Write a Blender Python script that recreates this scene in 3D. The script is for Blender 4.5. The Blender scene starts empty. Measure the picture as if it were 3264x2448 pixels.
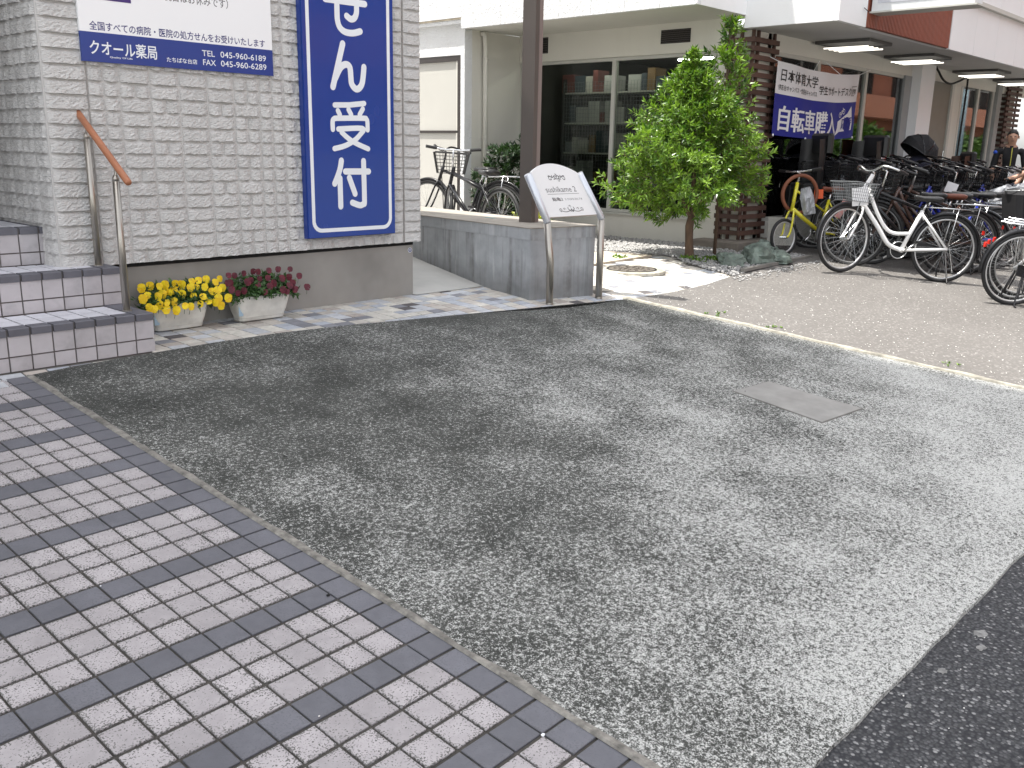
import bpy, math, random
from mathutils import Vector, Matrix, noise
random.seed(7)
rad = math.radians
SC = bpy.context.scene
COL = SC.collection

# ---------------------------------------------------------------- camera
cd = bpy.data.cameras.new('camera'); cam = bpy.data.objects.new('camera', cd); COL.objects.link(cam)
CAM = Vector((-1.4348, -4.1727, 1.0910))
c_r = Vector((0.68206, -0.73106, 0.01861)); c_u = Vector((0.16762, 0.18106, 0.96908)); c_b = Vector((-0.71183, -0.65785, 0.24603))
cam.matrix_world = Matrix(((c_r.x, c_u.x, c_b.x, CAM.x), (c_r.y, c_u.y, c_b.y, CAM.y), (c_r.z, c_u.z, c_b.z, CAM.z), (0, 0, 0, 1)))
cd.sensor_width = 36; cd.lens = 32.46; cd.clip_start = 0.05; cd.clip_end = 2000
SC.camera = cam
SC.cycles.max_bounces = 6; SC.cycles.diffuse_bounces = 3; SC.cycles.glossy_bounces = 3; SC.cycles.transparent_max_bounces = 10; SC.cycles.caustics_reflective = False; SC.cycles.caustics_refractive = False

# ---------------------------------------------------------------- sky, sun, exposure
EL = rad(72.0); AZ = Vector((-0.68, 0.733))            # towards the sun, seen from above
w = bpy.data.worlds.new('World'); SC.world = w; w.use_nodes = True
wn = w.node_tree; bg = wn.nodes['Background']
sky = wn.nodes.new('ShaderNodeTexSky'); sky.sky_type = 'NISHITA'; sky.sun_disc = False
sky.sun_elevation = EL; sky.sun_rotation = math.atan2(AZ.x, AZ.y); sky.air_density = 1.0; sky.dust_density = 2.2; sky.ozone_density = 1.0
hz = wn.nodes.new('ShaderNodeHueSaturation'); hz.inputs['Saturation'].default_value = 0.18      # humid, milky sky
wn.links.new(sky.outputs[0], hz.inputs['Color']); wn.links.new(hz.outputs[0], bg.inputs[0]); bg.inputs[1].default_value = 0.15
SUN = Vector((AZ.x * math.cos(EL), AZ.y * math.cos(EL), math.sin(EL))).normalized()
sd = bpy.data.lights.new('sun', 'SUN'); sun = bpy.data.objects.new('sun', sd); COL.objects.link(sun)
sd.energy = 2.9; sd.angle = rad(0.55); sd.color = (1.0, 0.955, 0.88)
sun.rotation_euler = SUN.to_track_quat('Z', 'Y').to_euler(); sun.location = (-6, 6, 20)
vs = SC.view_settings; vs.view_transform = 'Standard'; vs.look = 'None'; vs.gamma = 1.0; vs.use_curve_mapping = False; vs.exposure = 1.55

# ---------------------------------------------------------------- helpers
WOFF = {}
def in_view(p, mx=0.04):
    d = Vector(p) - CAM; z = -d.dot(c_b)
    if z < 0.2: return False
    x = d.dot(c_r) / z; y = d.dot(c_u) / z
    return abs(x) < 0.5546 + mx and abs(y) < 0.416 + mx
def dist(p): return (Vector(p) - CAM).length

class MB:
    def __init__(s): s.v = []; s.f = []; s.m = []; s.cm = 0
    def add(s, vs_, fs_):
        n = len(s.v); s.v += [tuple(q) for q in vs_]; s.f += [tuple(i + n for i in f) for f in fs_]; s.m += [s.cm] * len(fs_)
    def quad(s, a, b, c, d): s.add([a, b, c, d], [(0, 1, 2, 3)])
    def box(s, x0, x1, y0, y1, z0, z1):
        s.add([(x0, y0, z0), (x1, y0, z0), (x1, y1, z0), (x0, y1, z0), (x0, y0, z1), (x1, y0, z1), (x1, y1, z1), (x0, y1, z1)],
              [(3, 2, 1, 0), (4, 5, 6, 7), (0, 1, 5, 4), (1, 2, 6, 5), (2, 3, 7, 6), (3, 0, 4, 7)])
    def bbox(s, x0, x1, y0, y1, z0, z1, b):        # box with chamfered top and vertical edges
        ring = lambda i, z: [(x0 + i, y0, z), (x1 - i, y0, z), (x1, y0 + i, z), (x1, y1 - i, z), (x1 - i, y1, z), (x0 + i, y1, z), (x0, y1 - i, z), (x0, y0 + i, z)]
        top = [(x0 + b, y0 + b, z1), (x1 - b, y0 + b, z1), (x1 - b, y1 - b, z1), (x0 + b, y1 - b, z1)]
        vs_ = ring(b, z0) + ring(b, z1 - b) + top
        fs_ = [(i, (i + 1) % 8, 8 + (i + 1) % 8, 8 + i) for i in range(8)]
        fs_ += [(8, 9, 17, 16), (9, 10, 17), (10, 11, 18, 17), (11, 12, 18), (12, 13, 19, 18), (13, 14, 19), (14, 15, 16, 19), (15, 8, 16), (16, 17, 18, 19), tuple(range(7, -1, -1))]
        s.add(vs_, fs_)
    def obox(s, c, ax, ay, az):
        c = Vector(c); ax = Vector(ax); ay = Vector(ay); az = Vector(az); V = []
        for k in (-1, 1):
            for a, b in ((-1, -1), (1, -1), (1, 1), (-1, 1)): V.append(c + ax * a + ay * b + az * k)
        s.add(V, [(3, 2, 1, 0), (4, 5, 6, 7), (0, 1, 5, 4), (1, 2, 6, 5), (2, 3, 7, 6), (3, 0, 4, 7)])
    def tube(s, pts, r, n=8, closed=False, flat=1.0):
        pts = [Vector(p) for p in pts]; N = len(pts); rr = r if isinstance(r, (list, tuple)) else [r] * N
        def tan(i):
            a = pts[(i - 1) % N] if (closed or i > 0) else pts[i]; b = pts[(i + 1) % N] if (closed or i < N - 1) else pts[i]
            t = b - a; return t.normalized() if t.length > 1e-9 else Vector((0, 0, 1))
        t0 = tan(0); up = Vector((0, 0, 1)) if abs(t0.z) < 0.9 else Vector((1, 0, 0)); u = t0.cross(up).normalized(); V = []; F = []
        for i in range(N):
            t = tan(i); u = (u - t * u.dot(t)); u = u.normalized() if u.length > 1e-6 else t.orthogonal().normalized(); v = t.cross(u)
            for k in range(n):
                a = 2 * math.pi * k / n; V.append(pts[i] + (u * math.cos(a) + v * math.sin(a) * flat) * rr[i])
        for i in range(N if closed else N - 1):
            j = (i + 1) % N
            for k in range(n): F.append((i * n + k, i * n + (k + 1) % n, j * n + (k + 1) % n, j * n + k))
        if not closed: F += [tuple(range(n - 1, -1, -1)), tuple((N - 1) * n + k for k in range(n))]
        s.add(V, F)
    def torus(s, c, u, v, Rr, r, N=32, n=8, flat=1.0, a0=0.0, a1=2 * math.pi):
        c = Vector(c); u = Vector(u).normalized(); v = Vector(v).normalized(); full = abs(a1 - a0 - 2 * math.pi) < 1e-6
        M_ = N if full else N + 1
        s_pts = [c + (u * math.cos(a0 + (a1 - a0) * i / N) + v * math.sin(a0 + (a1 - a0) * i / N)) * Rr for i in range(M_)]
        w_ = u.cross(v); V = []; F = []
        for i in range(M_):
            a = a0 + (a1 - a0) * i / N; d = u * math.cos(a) + v * math.sin(a)
            for k in range(n):
                b = 2 * math.pi * k / n; V.append(s_pts[i] + d * math.cos(b) * r + w_ * math.sin(b) * r * flat)
        for i in range(N):
            j = (i + 1) % M_
            for k in range(n): F.append((i * n + k, j * n + k, j * n + (k + 1) % n, i * n + (k + 1) % n))
        if not full: F += [tuple(range(n)), tuple((M_ - 1) * n + k for k in range(n - 1, -1, -1))]
        s.add(V, F)
    def lathe(s, prof, n=24, c=(0, 0, 0)):
        V = []; F = []; c = Vector(c)
        for (r, z) in prof:
            for k in range(n):
                a = 2 * math.pi * k / n; V.append(c + Vector((r * math.cos(a), r * math.sin(a), z)))
        for i in range(len(prof) - 1):
            for k in range(n): F.append((i * n + k, i * n + (k + 1) % n, (i + 1) * n + (k + 1) % n, (i + 1) * n + k))
        F += [tuple(range(n - 1, -1, -1)), tuple((len(prof) - 1) * n + k for k in range(n))]
        s.add(V, F)
    def prism(s, poly, d):                 # 3-D polygon swept along d
        n = len(poly); d = Vector(d); P = [Vector(p) for p in poly]; Q = [p + d for p in P]
        s.add(P + Q, [tuple(range(n - 1, -1, -1)), tuple(range(n, 2 * n))] + [(i, (i + 1) % n, n + (i + 1) % n, n + i) for i in range(n)])
    def sphere(s, c, rx, ry, rz, n=10, m=7):
        V = [Vector(c) + Vector((0, 0, rz))]; F = []
        for i in range(1, m):
            t = math.pi * i / m
            for k in range(n):
                a = 2 * math.pi * k / n; V.append(Vector(c) + Vector((rx * math.sin(t) * math.cos(a), ry * math.sin(t) * math.sin(a), rz * math.cos(t))))
        V.append(Vector(c) - Vector((0, 0, rz)))
        for k in range(n): F.append((0, 1 + k, 1 + (k + 1) % n)); F.append((len(V) - 1, 1 + (m - 2) * n + (k + 1) % n, 1 + (m - 2) * n + k))
        for i in range(m - 2):
            for k in range(n): F.append((1 + i * n + k, 1 + (i + 1) * n + k, 1 + (i + 1) * n + (k + 1) % n, 1 + i * n + (k + 1) % n))
        s.add(V, F)
    def mesh(s, name, mats, smooth=False):
        me = bpy.data.meshes.new(name); me.from_pydata(s.v, [], s.f)
        for m in (mats if isinstance(mats, (list, tuple)) else [mats]): me.materials.append(m)
        if any(s.m): me.polygons.foreach_set('material_index', s.m)
        if smooth: me.polygons.foreach_set('use_smooth', [True] * len(me.polygons)); 
        me.update(); return me

def mk(name, me, mat=None, parent=None, smooth=False, mtx=None, local=False):
    """one mesh object; geometry (or mtx) in world coordinates unless local"""
    if isinstance(me, MB): me = me.mesh(name, mat, smooth)
    o = bpy.data.objects.new(name, me); COL.objects.link(o)
    if mtx is not None: o.matrix_basis = mtx
    WOFF[o.name] = Vector((0, 0, 0))
    if parent is not None:
        o.parent = parent
        if not local: o.matrix_parent_inverse = Matrix.Translation(-WOFF.get(parent.name, Vector((0, 0, 0))))
    return o
def tag(o, label, cat, group=None, kind=None):
    if label: o['label'] = label
    if cat: o['category'] = cat
    if group: o['group'] = group
    if kind: o['kind'] = kind
    return o
def thing(name, label, cat, loc=(0, 0, 0), group=None):
    o = bpy.data.objects.new(name, None); COL.objects.link(o); o.location = loc; o.empty_display_size = 0.1
    WOFF[o.name] = Vector(loc); return tag(o, label, cat, group)
def struct(o): o['kind'] = 'structure'; return o
def frame_m(o, x, y, z):
    return Matrix(((x[0], y[0], z[0], o[0]), (x[1], y[1], z[1], o[1]), (x[2], y[2], z[2], o[2]), (0, 0, 0, 1)))

# ---------------------------------------------------------------- materials
def nodes(name):
    m = bpy.data.materials.new(name); m.use_nodes = True; t = m.node_tree; b = t.nodes['Principled BSDF']; return m, t, b
def nd(t, kind, **kw):
    n = t.nodes.new(kind)
    for k, v in kw.items():
        if isinstance(k, str) and k.startswith('i_'): n.inputs[k[2:]].default_value = v
        else: setattr(n, k, v)
    return n
def coord(t, rnd=True):
    tc = nd(t, 'ShaderNodeTexCoord'); oi = nd(t, 'ShaderNodeObjectInfo'); return tc.outputs['Object'], oi.outputs['Random']
def tnoise(t, co, rnd, scale, detail=4, rough=0.55, off=0.0, stretch=None):
    n = nd(t, 'ShaderNodeTexNoise', noise_dimensions='3D'); n.inputs['Scale'].default_value = scale; n.inputs['Detail'].default_value = detail; n.inputs['Roughness'].default_value = rough
    if stretch:
        mp = nd(t, 'ShaderNodeMapping'); mp.inputs['Scale'].default_value = stretch; t.links.new(co, mp.inputs[0]); co = mp.outputs[0]
    mm = nd(t, 'ShaderNodeMath', operation='MULTIPLY_ADD'); mm.inputs[1].default_value = 37.0; mm.inputs[2].default_value = off; t.links.new(rnd, mm.inputs[0])
    va = nd(t, 'ShaderNodeVectorMath', operation='ADD'); t.links.new(co, va.inputs[0]); t.links.new(mm.outputs[0], va.inputs[1]); t.links.new(va.outputs[0], n.inputs['Vector'])
    return n.outputs['Fac']
def ramp(t, fac, stops):
    r = nd(t, 'ShaderNodeValToRGB'); e = r.color_ramp.elements
    while len(e) < len(stops): e.new(0.5)
    for q, (p, c) in zip(e, stops):
        q.position = p; q.color = (c[0], c[1], c[2], 1) if isinstance(c, (tuple, list)) else (c, c, c, 1)
    t.links.new(fac, r.inputs[0]); return r.outputs[0]
def mix(t, fac, a, b, mode='MIX'):
    m = nd(t, 'ShaderNodeMix', data_type='RGBA', blend_type=mode)
    for s, i in ((fac, 0), (a, 6), (b, 7)):
        if hasattr(s, 'is_linked') or hasattr(s, 'links'): t.links.new(s, m.inputs[i])
        elif i == 0: m.inputs[0].default_value = s
        else: m.inputs[i].default_value = (s[0], s[1], s[2], 1)
    return m.outputs[2]
def fm(t, op, a, b=None, c=None, clamp=False):
    m = nd(t, 'ShaderNodeMath', operation=op); m.use_clamp = clamp
    for i, s in enumerate((a, b, c)):
        if s is None: continue
        if hasattr(s, 'links'): t.links.new(s, m.inputs[i])
        else: m.inputs[i].default_value = s
    return m.outputs[0]
def bump(t, b, h, strength, dist_=0.01):
    n = nd(t, 'ShaderNodeBump'); n.inputs['Strength'].default_value = strength; n.inputs['Distance'].default_value = dist_
    t.links.new(h, n.inputs['Height']); t.links.new(n.outputs[0], b.inputs['Normal'])
MATS = {}
def mat(name, col, rough=0.6, metal=0.0, var=0.12, scale=6.0, bmp=0.0, bscale=80.0, rnd=0.0, dirt=0.0, coat=0.0, spec=0.5, trans=0.0, streak=None, bst=None, bd=0.004):
    if name in MATS: return MATS[name]
    m, t, b = nodes(name); co, r = coord(t)
    f = tnoise(t, co, r, scale, 3, 0.6, 1.0, streak)
    c = ramp(t, f, [(0.3, [v * (1 - var) for v in col]), (0.7, [min(v * (1 + var), 0.95) for v in col])])
    if rnd:
        k = fm(t, 'MULTIPLY_ADD', r, 2 * rnd, 1 - rnd); hv = nd(t, 'ShaderNodeHueSaturation'); t.links.new(c, hv.inputs['Color']); t.links.new(k, hv.inputs['Value']); c = hv.outputs[0]
    if dirt:
        f2 = tnoise(t, co, r, scale * 0.45, 4, 0.7, 9.0); k2 = ramp(t, f2, [(0.5, 0.0), (0.72, dirt)]); c = mix(t, k2, c, [v * 0.35 for v in col])
    t.links.new(c, b.inputs['Base Color'])
    rr = ramp(t, f, [(0.3, max(rough - 0.08, 0.03)), (0.7, min(rough + 0.08, 1))]); t.links.new(rr, b.inputs['Roughness'])
    b.inputs['Metallic'].default_value = metal; b.inputs['Coat Weight'].default_value = coat; b.inputs['Specular IOR Level'].default_value = spec
    if trans: b.inputs['Transmission Weight'].default_value = trans
    if bmp: bump(t, b, tnoise(t, co, r, bscale, 2, 0.6, 4.0, bst), bmp, bd)
    MATS[name] = m; return m
def emit(name, col, s):
    m, t, b = nodes(name); b.inputs['Emission Color'].default_value = (*col, 1); b.inputs['Emission Strength'].default_value = s; b.inputs['Base Color'].default_value = (*col, 1); return m
def glass_mat(name, tint, ior, rough=0.02):
    m, t, b = nodes(name); t.nodes.remove(b); out = t.nodes['Material Output']
    tr = nd(t, 'ShaderNodeBsdfTransparent'); tr.inputs[0].default_value = (*tint, 1)
    gl = nd(t, 'ShaderNodeBsdfGlossy'); gl.inputs['Roughness'].default_value = rough; gl.inputs[0].default_value = (0.95, 0.97, 0.97, 1)
    fr = nd(t, 'ShaderNodeFresnel'); fr.inputs[0].default_value = ior; mx_ = nd(t, 'ShaderNodeMixShader')
    co, r = coord(t); bn = nd(t, 'ShaderNodeBump'); bn.inputs['Strength'].default_value = 0.02; t.links.new(tnoise(t, co, r, 1.2, 1), bn.inputs['Height'])
    t.links.new(bn.outputs[0], gl.inputs['Normal'])
    t.links.new(fr.outputs[0], mx_.inputs[0]); t.links.new(tr.outputs[0], mx_.inputs[1]); t.links.new(gl.outputs[0], mx_.inputs[2]); t.links.new(mx_.outputs[0], out.inputs[0]); return m

def m_driveway():
    m, t, b = nodes('weathered_concrete'); co, r = coord(t)
    big = tnoise(t, co, r, 0.55, 3, 0.55, 3.0); mid = tnoise(t, co, r, 2.2, 5, 0.72, 8.0); fine = tnoise(t, co, r, 66.0, 4, 0.80, 1.0); fine2 = tnoise(t, co, r, 210.0, 1, 0.6, 5.0)
    sx = nd(t, 'ShaderNodeSeparateXYZ'); t.links.new(co, sx.inputs[0])          # traffic wear grows towards the street and the right
    trav = nd(t, 'ShaderNodeMapRange'); trav.inputs[1].default_value = 0.3; trav.inputs[2].default_value = 4.0; trav.clamp = True
    t.links.new(fm(t, 'MULTIPLY_ADD', sx.outputs[0], 0.22, fm(t, 'MULTIPLY', sx.outputs[1], -1.0)), trav.inputs[0])
    s = fm(t, 'MULTIPLY_ADD', big, 1.15, fm(t, 'MULTIPLY', mid, 0.85)); s = fm(t, 'MULTIPLY_ADD', trav.outputs[0], 0.58, s)
    wear = fm(t, 'MULTIPLY_ADD', fine, 1.45, fm(t, 'MULTIPLY', s, 0.50)); wear = fm(t, 'MULTIPLY_ADD', fine2, 0.70, wear)
    k = nd(t, 'ShaderNodeMapRange'); k.inputs[1].default_value = 1.66; k.inputs[2].default_value = 1.93; t.links.new(wear, k.inputs[0]); k.clamp = True
    dark = ramp(t, mid, [(0.3, (0.036, 0.038, 0.035)), (0.7, (0.080, 0.082, 0.076))])
    light = ramp(t, fine2, [(0.3, (0.33, 0.335, 0.322)), (0.7, (0.58, 0.585, 0.565))])
    c = mix(t, k.outputs[0], dark, light)
    v = nd(t, 'ShaderNodeTexVoronoi', feature='F1'); v.inputs['Scale'].default_value = 7.0; t.links.new(co, v.inputs['Vector'])
    sp = ramp(t, v.outputs['Distance'], [(0.035, 1.0), (0.055, 0.0)]); c = mix(t, sp, c, (0.025, 0.025, 0.025))
    t.links.new(c, b.inputs['Base Color']); b.inputs['Roughness'].default_value = 0.93; b.inputs['Specular IOR Level'].default_value = 0.25
    bump(t, b, fine, 0.5, 0.006); return m
def m_asphalt(name, dark, light, stone, fleck, sc=70.0, amt=0.6):
    m, t, b = nodes(name); co, r = coord(t)
    big = tnoise(t, co, r, 0.9, 4, 0.6, 2.0); v = nd(t, 'ShaderNodeTexVoronoi', feature='F1'); v.inputs['Scale'].default_value = sc; t.links.new(co, v.inputs['Vector'])
    c = mix(t, big, dark, light)
    h = nd(t, 'ShaderNodeSeparateColor'); t.links.new(v.outputs['Color'], h.inputs[0])
    st = ramp(t, h.outputs[0], [(0.25, [q * 0.55 for q in stone]), (0.8, stone), (0.97, fleck)])
    k = ramp(t, v.outputs['Distance'], [(0.34, amt), (0.70, 0.0)]); c = mix(t, k, c, st)
    t.links.new(c, b.inputs['Base Color']); b.inputs['Roughness'].default_value = 0.88; b.inputs['Specular IOR Level'].default_value = 0.3
    bump(t, b, fm(t, 'SUBTRACT', 1.0, v.outputs['Distance']), 0.7, 0.005); return m
def m_pave(name, col, speck, amt, rough=0.8):
    """fired paving tile: fine grain, dirt specks that gather along the worn edges of each tile"""
    m, t, b = nodes(name); co, r = coord(t)
    sx = nd(t, 'ShaderNodeSeparateXYZ'); t.links.new(co, sx.inputs[0])
    e = fm(t, 'MAXIMUM', fm(t, 'ABSOLUTE', sx.outputs[0]), fm(t, 'ABSOLUTE', sx.outputs[1])); edge = fm(t, 'MULTIPLY', e, 1 / 0.047)
    f = tnoise(t, co, r, 190.0, 2, 0.6, 2.0); g = tnoise(t, co, r, 24.0, 3, 0.6, 7.0)
    wgt = fm(t, 'MULTIPLY_ADD', fm(t, 'POWER', edge, 3.0), 0.13, fm(t, 'MULTIPLY', g, 0.30)); wgt = fm(t, 'ADD', wgt, fm(t, 'MULTIPLY_ADD', r, 0.07, f))
    k = nd(t, 'ShaderNodeMapRange'); k.inputs[1].default_value = 0.785; k.inputs[2].default_value = 0.865; k.inputs[4].default_value = amt; t.links.new(wgt, k.inputs[0])
    base = ramp(t, g, [(0.3, [q * 0.9 for q in col]), (0.7, [q * 1.08 for q in col])])
    hv = nd(t, 'ShaderNodeHueSaturation'); t.links.new(base, hv.inputs['Color']); t.links.new(fm(t, 'MULTIPLY_ADD', r, 0.26, 0.87), hv.inputs['Value'])
    geo = nd(t, 'ShaderNodeNewGeometry'); dn = nd(t, 'ShaderNodeTexNoise'); dn.inputs['Scale'].default_value = 3.2; dn.inputs['Detail'].default_value = 4; dn.inputs['Roughness'].default_value = 0.7; t.links.new(geo.outputs['Position'], dn.inputs['Vector'])
    c = mix(t, k.outputs[0], hv.outputs[0], speck); c = mix(t, ramp(t, dn.outputs['Fac'], [(0.48, 0.0), (0.72, 0.42)]), c, (0.19, 0.18, 0.16), 'MULTIPLY') if False else mix(t, ramp(t, dn.outputs['Fac'], [(0.46, 0.0), (0.74, 0.34)]), c, [q * 0.45 for q in col]); t.links.new(c, b.inputs['Base Color']); b.inputs['Roughness'].default_value = rough
    bump(t, b, f, 0.25, 0.002); return m
def m_stained():
    """board-cast concrete: grey with dark water runs falling from the coping"""
    m, t, b = nodes('stained_concrete'); co, r = coord(t)
    f = tnoise(t, co, r, 7.0, 5, 0.6, 1.0); run = tnoise(t, co, r, 5.0, 4, 0.62, 3.0, (1.9, 1.9, 0.12)); run2 = tnoise(t, co, r, 9.0, 4, 0.6, 6.0, (1.6, 1.6, 0.2)); blot = tnoise(t, co, r, 3.2, 5, 0.65, 12.0)
    c = ramp(t, f, [(0.3, (0.33, 0.345, 0.36)), (0.7, (0.45, 0.465, 0.48))])
    k = fm(t, 'MULTIPLY', ramp(t, run, [(0.49, 0.0), (0.63, 0.72)]), ramp(t, blot, [(0.40, 0.2), (0.58, 1.0)])); c = mix(t, k, c, (0.115, 0.105, 0.095))
    k2 = ramp(t, run2, [(0.64, 0.0), (0.70, 0.55)]); c = mix(t, k2, c, (0.56, 0.57, 0.57))
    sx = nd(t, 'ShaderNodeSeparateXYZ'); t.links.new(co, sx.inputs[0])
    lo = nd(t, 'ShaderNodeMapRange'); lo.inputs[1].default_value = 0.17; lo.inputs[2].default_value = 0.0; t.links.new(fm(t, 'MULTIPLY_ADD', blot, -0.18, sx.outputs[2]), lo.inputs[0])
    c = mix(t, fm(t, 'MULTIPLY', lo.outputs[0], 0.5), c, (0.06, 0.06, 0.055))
    t.links.new(c, b.inputs['Base Color']); b.inputs['Roughness'].default_value = 0.9; bump(t, b, f, 0.25, 0.004); return m
def m_stucco(name, col, sc, strength, stain=0.0):
    m, t, b = nodes(name); co, r = coord(t)
    n1 = tnoise(t, co, r, sc, 4, 0.65, 1.0); n2 = tnoise(t, co, r, 0.7, 4, 0.6, 5.0)
    c = ramp(t, n2, [(0.3, [q * 0.95 for q in col]), (0.7, col)])
    if stain:
        s = tnoise(t, co, r, 2.4, 5, 0.65, 8.0, (1, 1, 0.15)); c = mix(t, ramp(t, s, [(0.55, 0.0), (0.8, stain)]), c, (0.35, 0.33, 0.28))
    t.links.new(c, b.inputs['Base Color']); b.inputs['Roughness'].default_value = 0.8; bump(t, b, n1, strength, 0.02); return m
def m_leaf(name, a, c_, rough=0.38, trans=0.25):
    m, t, b = nodes(name); at = nd(t, 'ShaderNodeAttribute', attribute_name='shade'); 
    col = ramp(t, at.outputs['Fac'], [(0.0, a), (1.0, c_)])
    t.links.new(col, b.inputs['Base Color']); b.inputs['Roughness'].default_value = rough
    out = t.nodes['Material Output']; tl = nd(t, 'ShaderNodeBsdfTranslucent'); t.links.new(mix(t, 1.0, col, (1.35, 1.5, 0.5), 'MULTIPLY'), tl.inputs[0]); mx_ = nd(t, 'ShaderNodeMixShader'); mx_.inputs[0].default_value = trans
    t.links.new(b.outputs[0], mx_.inputs[1]); t.links.new(tl.outputs[0], mx_.inputs[2]); t.links.new(mx_.outputs[0], out.inputs[0]); return m

M_drive = m_driveway()
M_lot = m_asphalt('lot_asphalt', (0.102, 0.096, 0.090), (0.158, 0.150, 0.142), (0.185, 0.175, 0.167), (0.40, 0.385, 0.37), 60.0, 0.42)
M_street = m_asphalt('street_asphalt', (0.022, 0.023, 0.027), (0.040, 0.041, 0.046), (0.105, 0.107, 0.112), (0.30, 0.30, 0.30), 95.0, 0.9)
M_ptile = m_pave('pale_paving_tile', (0.385, 0.362, 0.372), (0.075, 0.075, 0.068), 0.9)
M_dtile = m_pave('slate_paving_tile', (0.128, 0.130, 0.150), (0.07, 0.07, 0.07), 0.4, 0.6)
M_mortar = mat('mortar', (0.058, 0.053, 0.047), 0.95, var=0.35, scale=20, bmp=0.5, bscale=220)
M_rtile = mat('step_tile', (0.45, 0.425, 0.44), 0.6, var=0.06, scale=12, rnd=0.06, bmp=0.15, bscale=300, dirt=0.35)
M_ttile = mat('tread_tile', (0.60, 0.60, 0.645), 0.6, var=0.06, scale=12, rnd=0.06, bmp=0.15, bscale=300)
M_nose = mat('slate_nosing_tile', (0.115, 0.115, 0.135), 0.55, var=0.10, scale=14, rnd=0.06, bmp=0.1, bscale=300)
M_steel = mat('stainless_steel', (0.40, 0.375, 0.335), 0.36, metal=0.9, var=0.08, scale=3)
M_steel2 = mat('brushed_sign_tube', (0.60, 0.62, 0.66), 0.42, metal=0.75, var=0.05, scale=4)
M_wood = mat('handrail_wood', (0.36, 0.145, 0.075), 0.5, var=0.18, scale=9, streak=(1, 0.2, 1))
M_side = mat('stone_siding', (0.585, 0.575, 0.56), 0.85, var=0.05, scale=14, rnd=0.04, bmp=1.0, bscale=70, bst=(1.0, 1.0, 2.4), bd=0.010)
M_sidebase = mat('siding_joint', (0.55, 0.54, 0.525), 0.85, var=0.06, scale=5)
M_plinth = mat('rendered_plinth', (0.275, 0.262, 0.243), 0.9, var=0.12, scale=2.6, bmp=0.15, bscale=160, dirt=0.3)
M_black = mat('black_gap', (0.012, 0.012, 0.012), 0.8)
M_blue = mat('blue_sign_face', (0.018, 0.055, 0.275), 0.22, var=0.05, scale=2, coat=0.2)
M_blue2 = mat('blue_print', (0.017, 0.045, 0.235), 0.35, var=0.04, scale=2)
M_white = mat('white_print', (0.80, 0.83, 0.86), 0.35, var=0.03, scale=3)
M_whitesign = mat('white_sign_face', (0.87, 0.88, 0.89), 0.35, var=0.006, scale=1)
M_navy = mat('navy_ink', (0.035, 0.035, 0.17), 0.5, var=0.05)
M_grey_ink = mat('grey_ink', (0.12, 0.12, 0.13), 0.5, var=0.05)
M_purple = mat('purple_ink', (0.05, 0.02, 0.17), 0.5, var=0.05)
M_planter = mat('planter_plastic', (0.68, 0.67, 0.625), 0.5, var=0.08, scale=9, dirt=0.35)
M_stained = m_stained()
M_cap = mat('planter_coping', (0.30, 0.275, 0.24), 0.92, var=0.16, scale=5, bmp=0.2, bscale=150, dirt=0.25)
M_ramp = mat('ramp_concrete', (0.42, 0.415, 0.395), 0.92, var=0.10, scale=3, bmp=0.2, bscale=180, dirt=0.15)
M_post = mat('brown_steel_post', (0.082, 0.068, 0.060), 0.45, var=0.05, scale=3)
M_post2 = mat('brown_post_flange', (0.20, 0.160, 0.146), 0.45, var=0.05, scale=3)
M_stucco = m_stucco('white_stucco', (0.80, 0.81, 0.82), 38.0, 1.0, 0.10)
M_wall = m_stucco('cream_render', (0.70, 0.685, 0.625), 90.0, 0.18, 0.12)
M_fascia = m_stucco('white_panel', (0.84, 0.84, 0.85), 60.0, 0.12, 0.05)
M_soffit = mat('grey_soffit', (0.62, 0.61, 0.59), 0.85, var=0.06, scale=2)
M_frame = mat('window_frame_paint', (0.50, 0.50, 0.46), 0.45, var=0.04, scale=4)
M_bronze = mat('bronze_frame', (0.035, 0.027, 0.024), 0.4, var=0.1)
M_screen = mat('screen_panel', (0.56, 0.55, 0.51), 0.8, var=0.03, scale=2)
M_louver = mat('terracotta_louvre', (0.26, 0.075, 0.045), 0.6, var=0.1, scale=8, rnd=0.06)
M_slat = mat('stained_timber', (0.085, 0.045, 0.034), 0.7, var=0.3, scale=14, rnd=0.25, bmp=0.3, bscale=60, streak=(1, 1, 6))
M_glass = glass_mat('shop_glass_dark', (0.72, 0.76, 0.72), 1.22)
M_glassB = glass_mat('shop_glass_street', (0.70, 0.73, 0.70), 2.1)
M_tan = mat('tan_slab', (0.52, 0.45, 0.36), 0.9, var=0.08, scale=5, bmp=0.2)
M_iron = mat('manhole_iron', (0.115, 0.10, 0.085), 0.75, metal=0.15, var=0.25, scale=22, bmp=0.5, bscale=90)
M_kerb = mat('kerb_concrete', (0.36, 0.34, 0.285), 0.92, var=0.3, scale=18, bmp=0.6, bscale=110, dirt=0.7)
M_patch = mat('smooth_concrete_cover', (0.255, 0.25, 0.238), 0.9, var=0.16, scale=7, bmp=0.15, bscale=200, dirt=0.25)
M_gravel = mat('white_gravel', (0.33, 0.325, 0.32), 0.85, var=0.3, scale=45)
M_rock = mat('green_garden_rock', (0.15, 0.185, 0.16), 0.75, var=0.5, scale=11, bmp=0.8, bscale=28, dirt=0.4)
M_rubber = mat('tyre_rubber', (0.014, 0.014, 0.015), 0.65, var=0.2, scale=30)
M_brownrub = mat('brown_tyre_rubber', (0.19, 0.062, 0.03), 0.6, var=0.15, scale=20)
M_chrome = mat('alloy', (0.66, 0.67, 0.68), 0.25, metal=1.0, var=0.05)
M_rim = mat('rim_alloy', (0.60, 0.60, 0.60), 0.35, metal=0.6, var=0.06)
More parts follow.
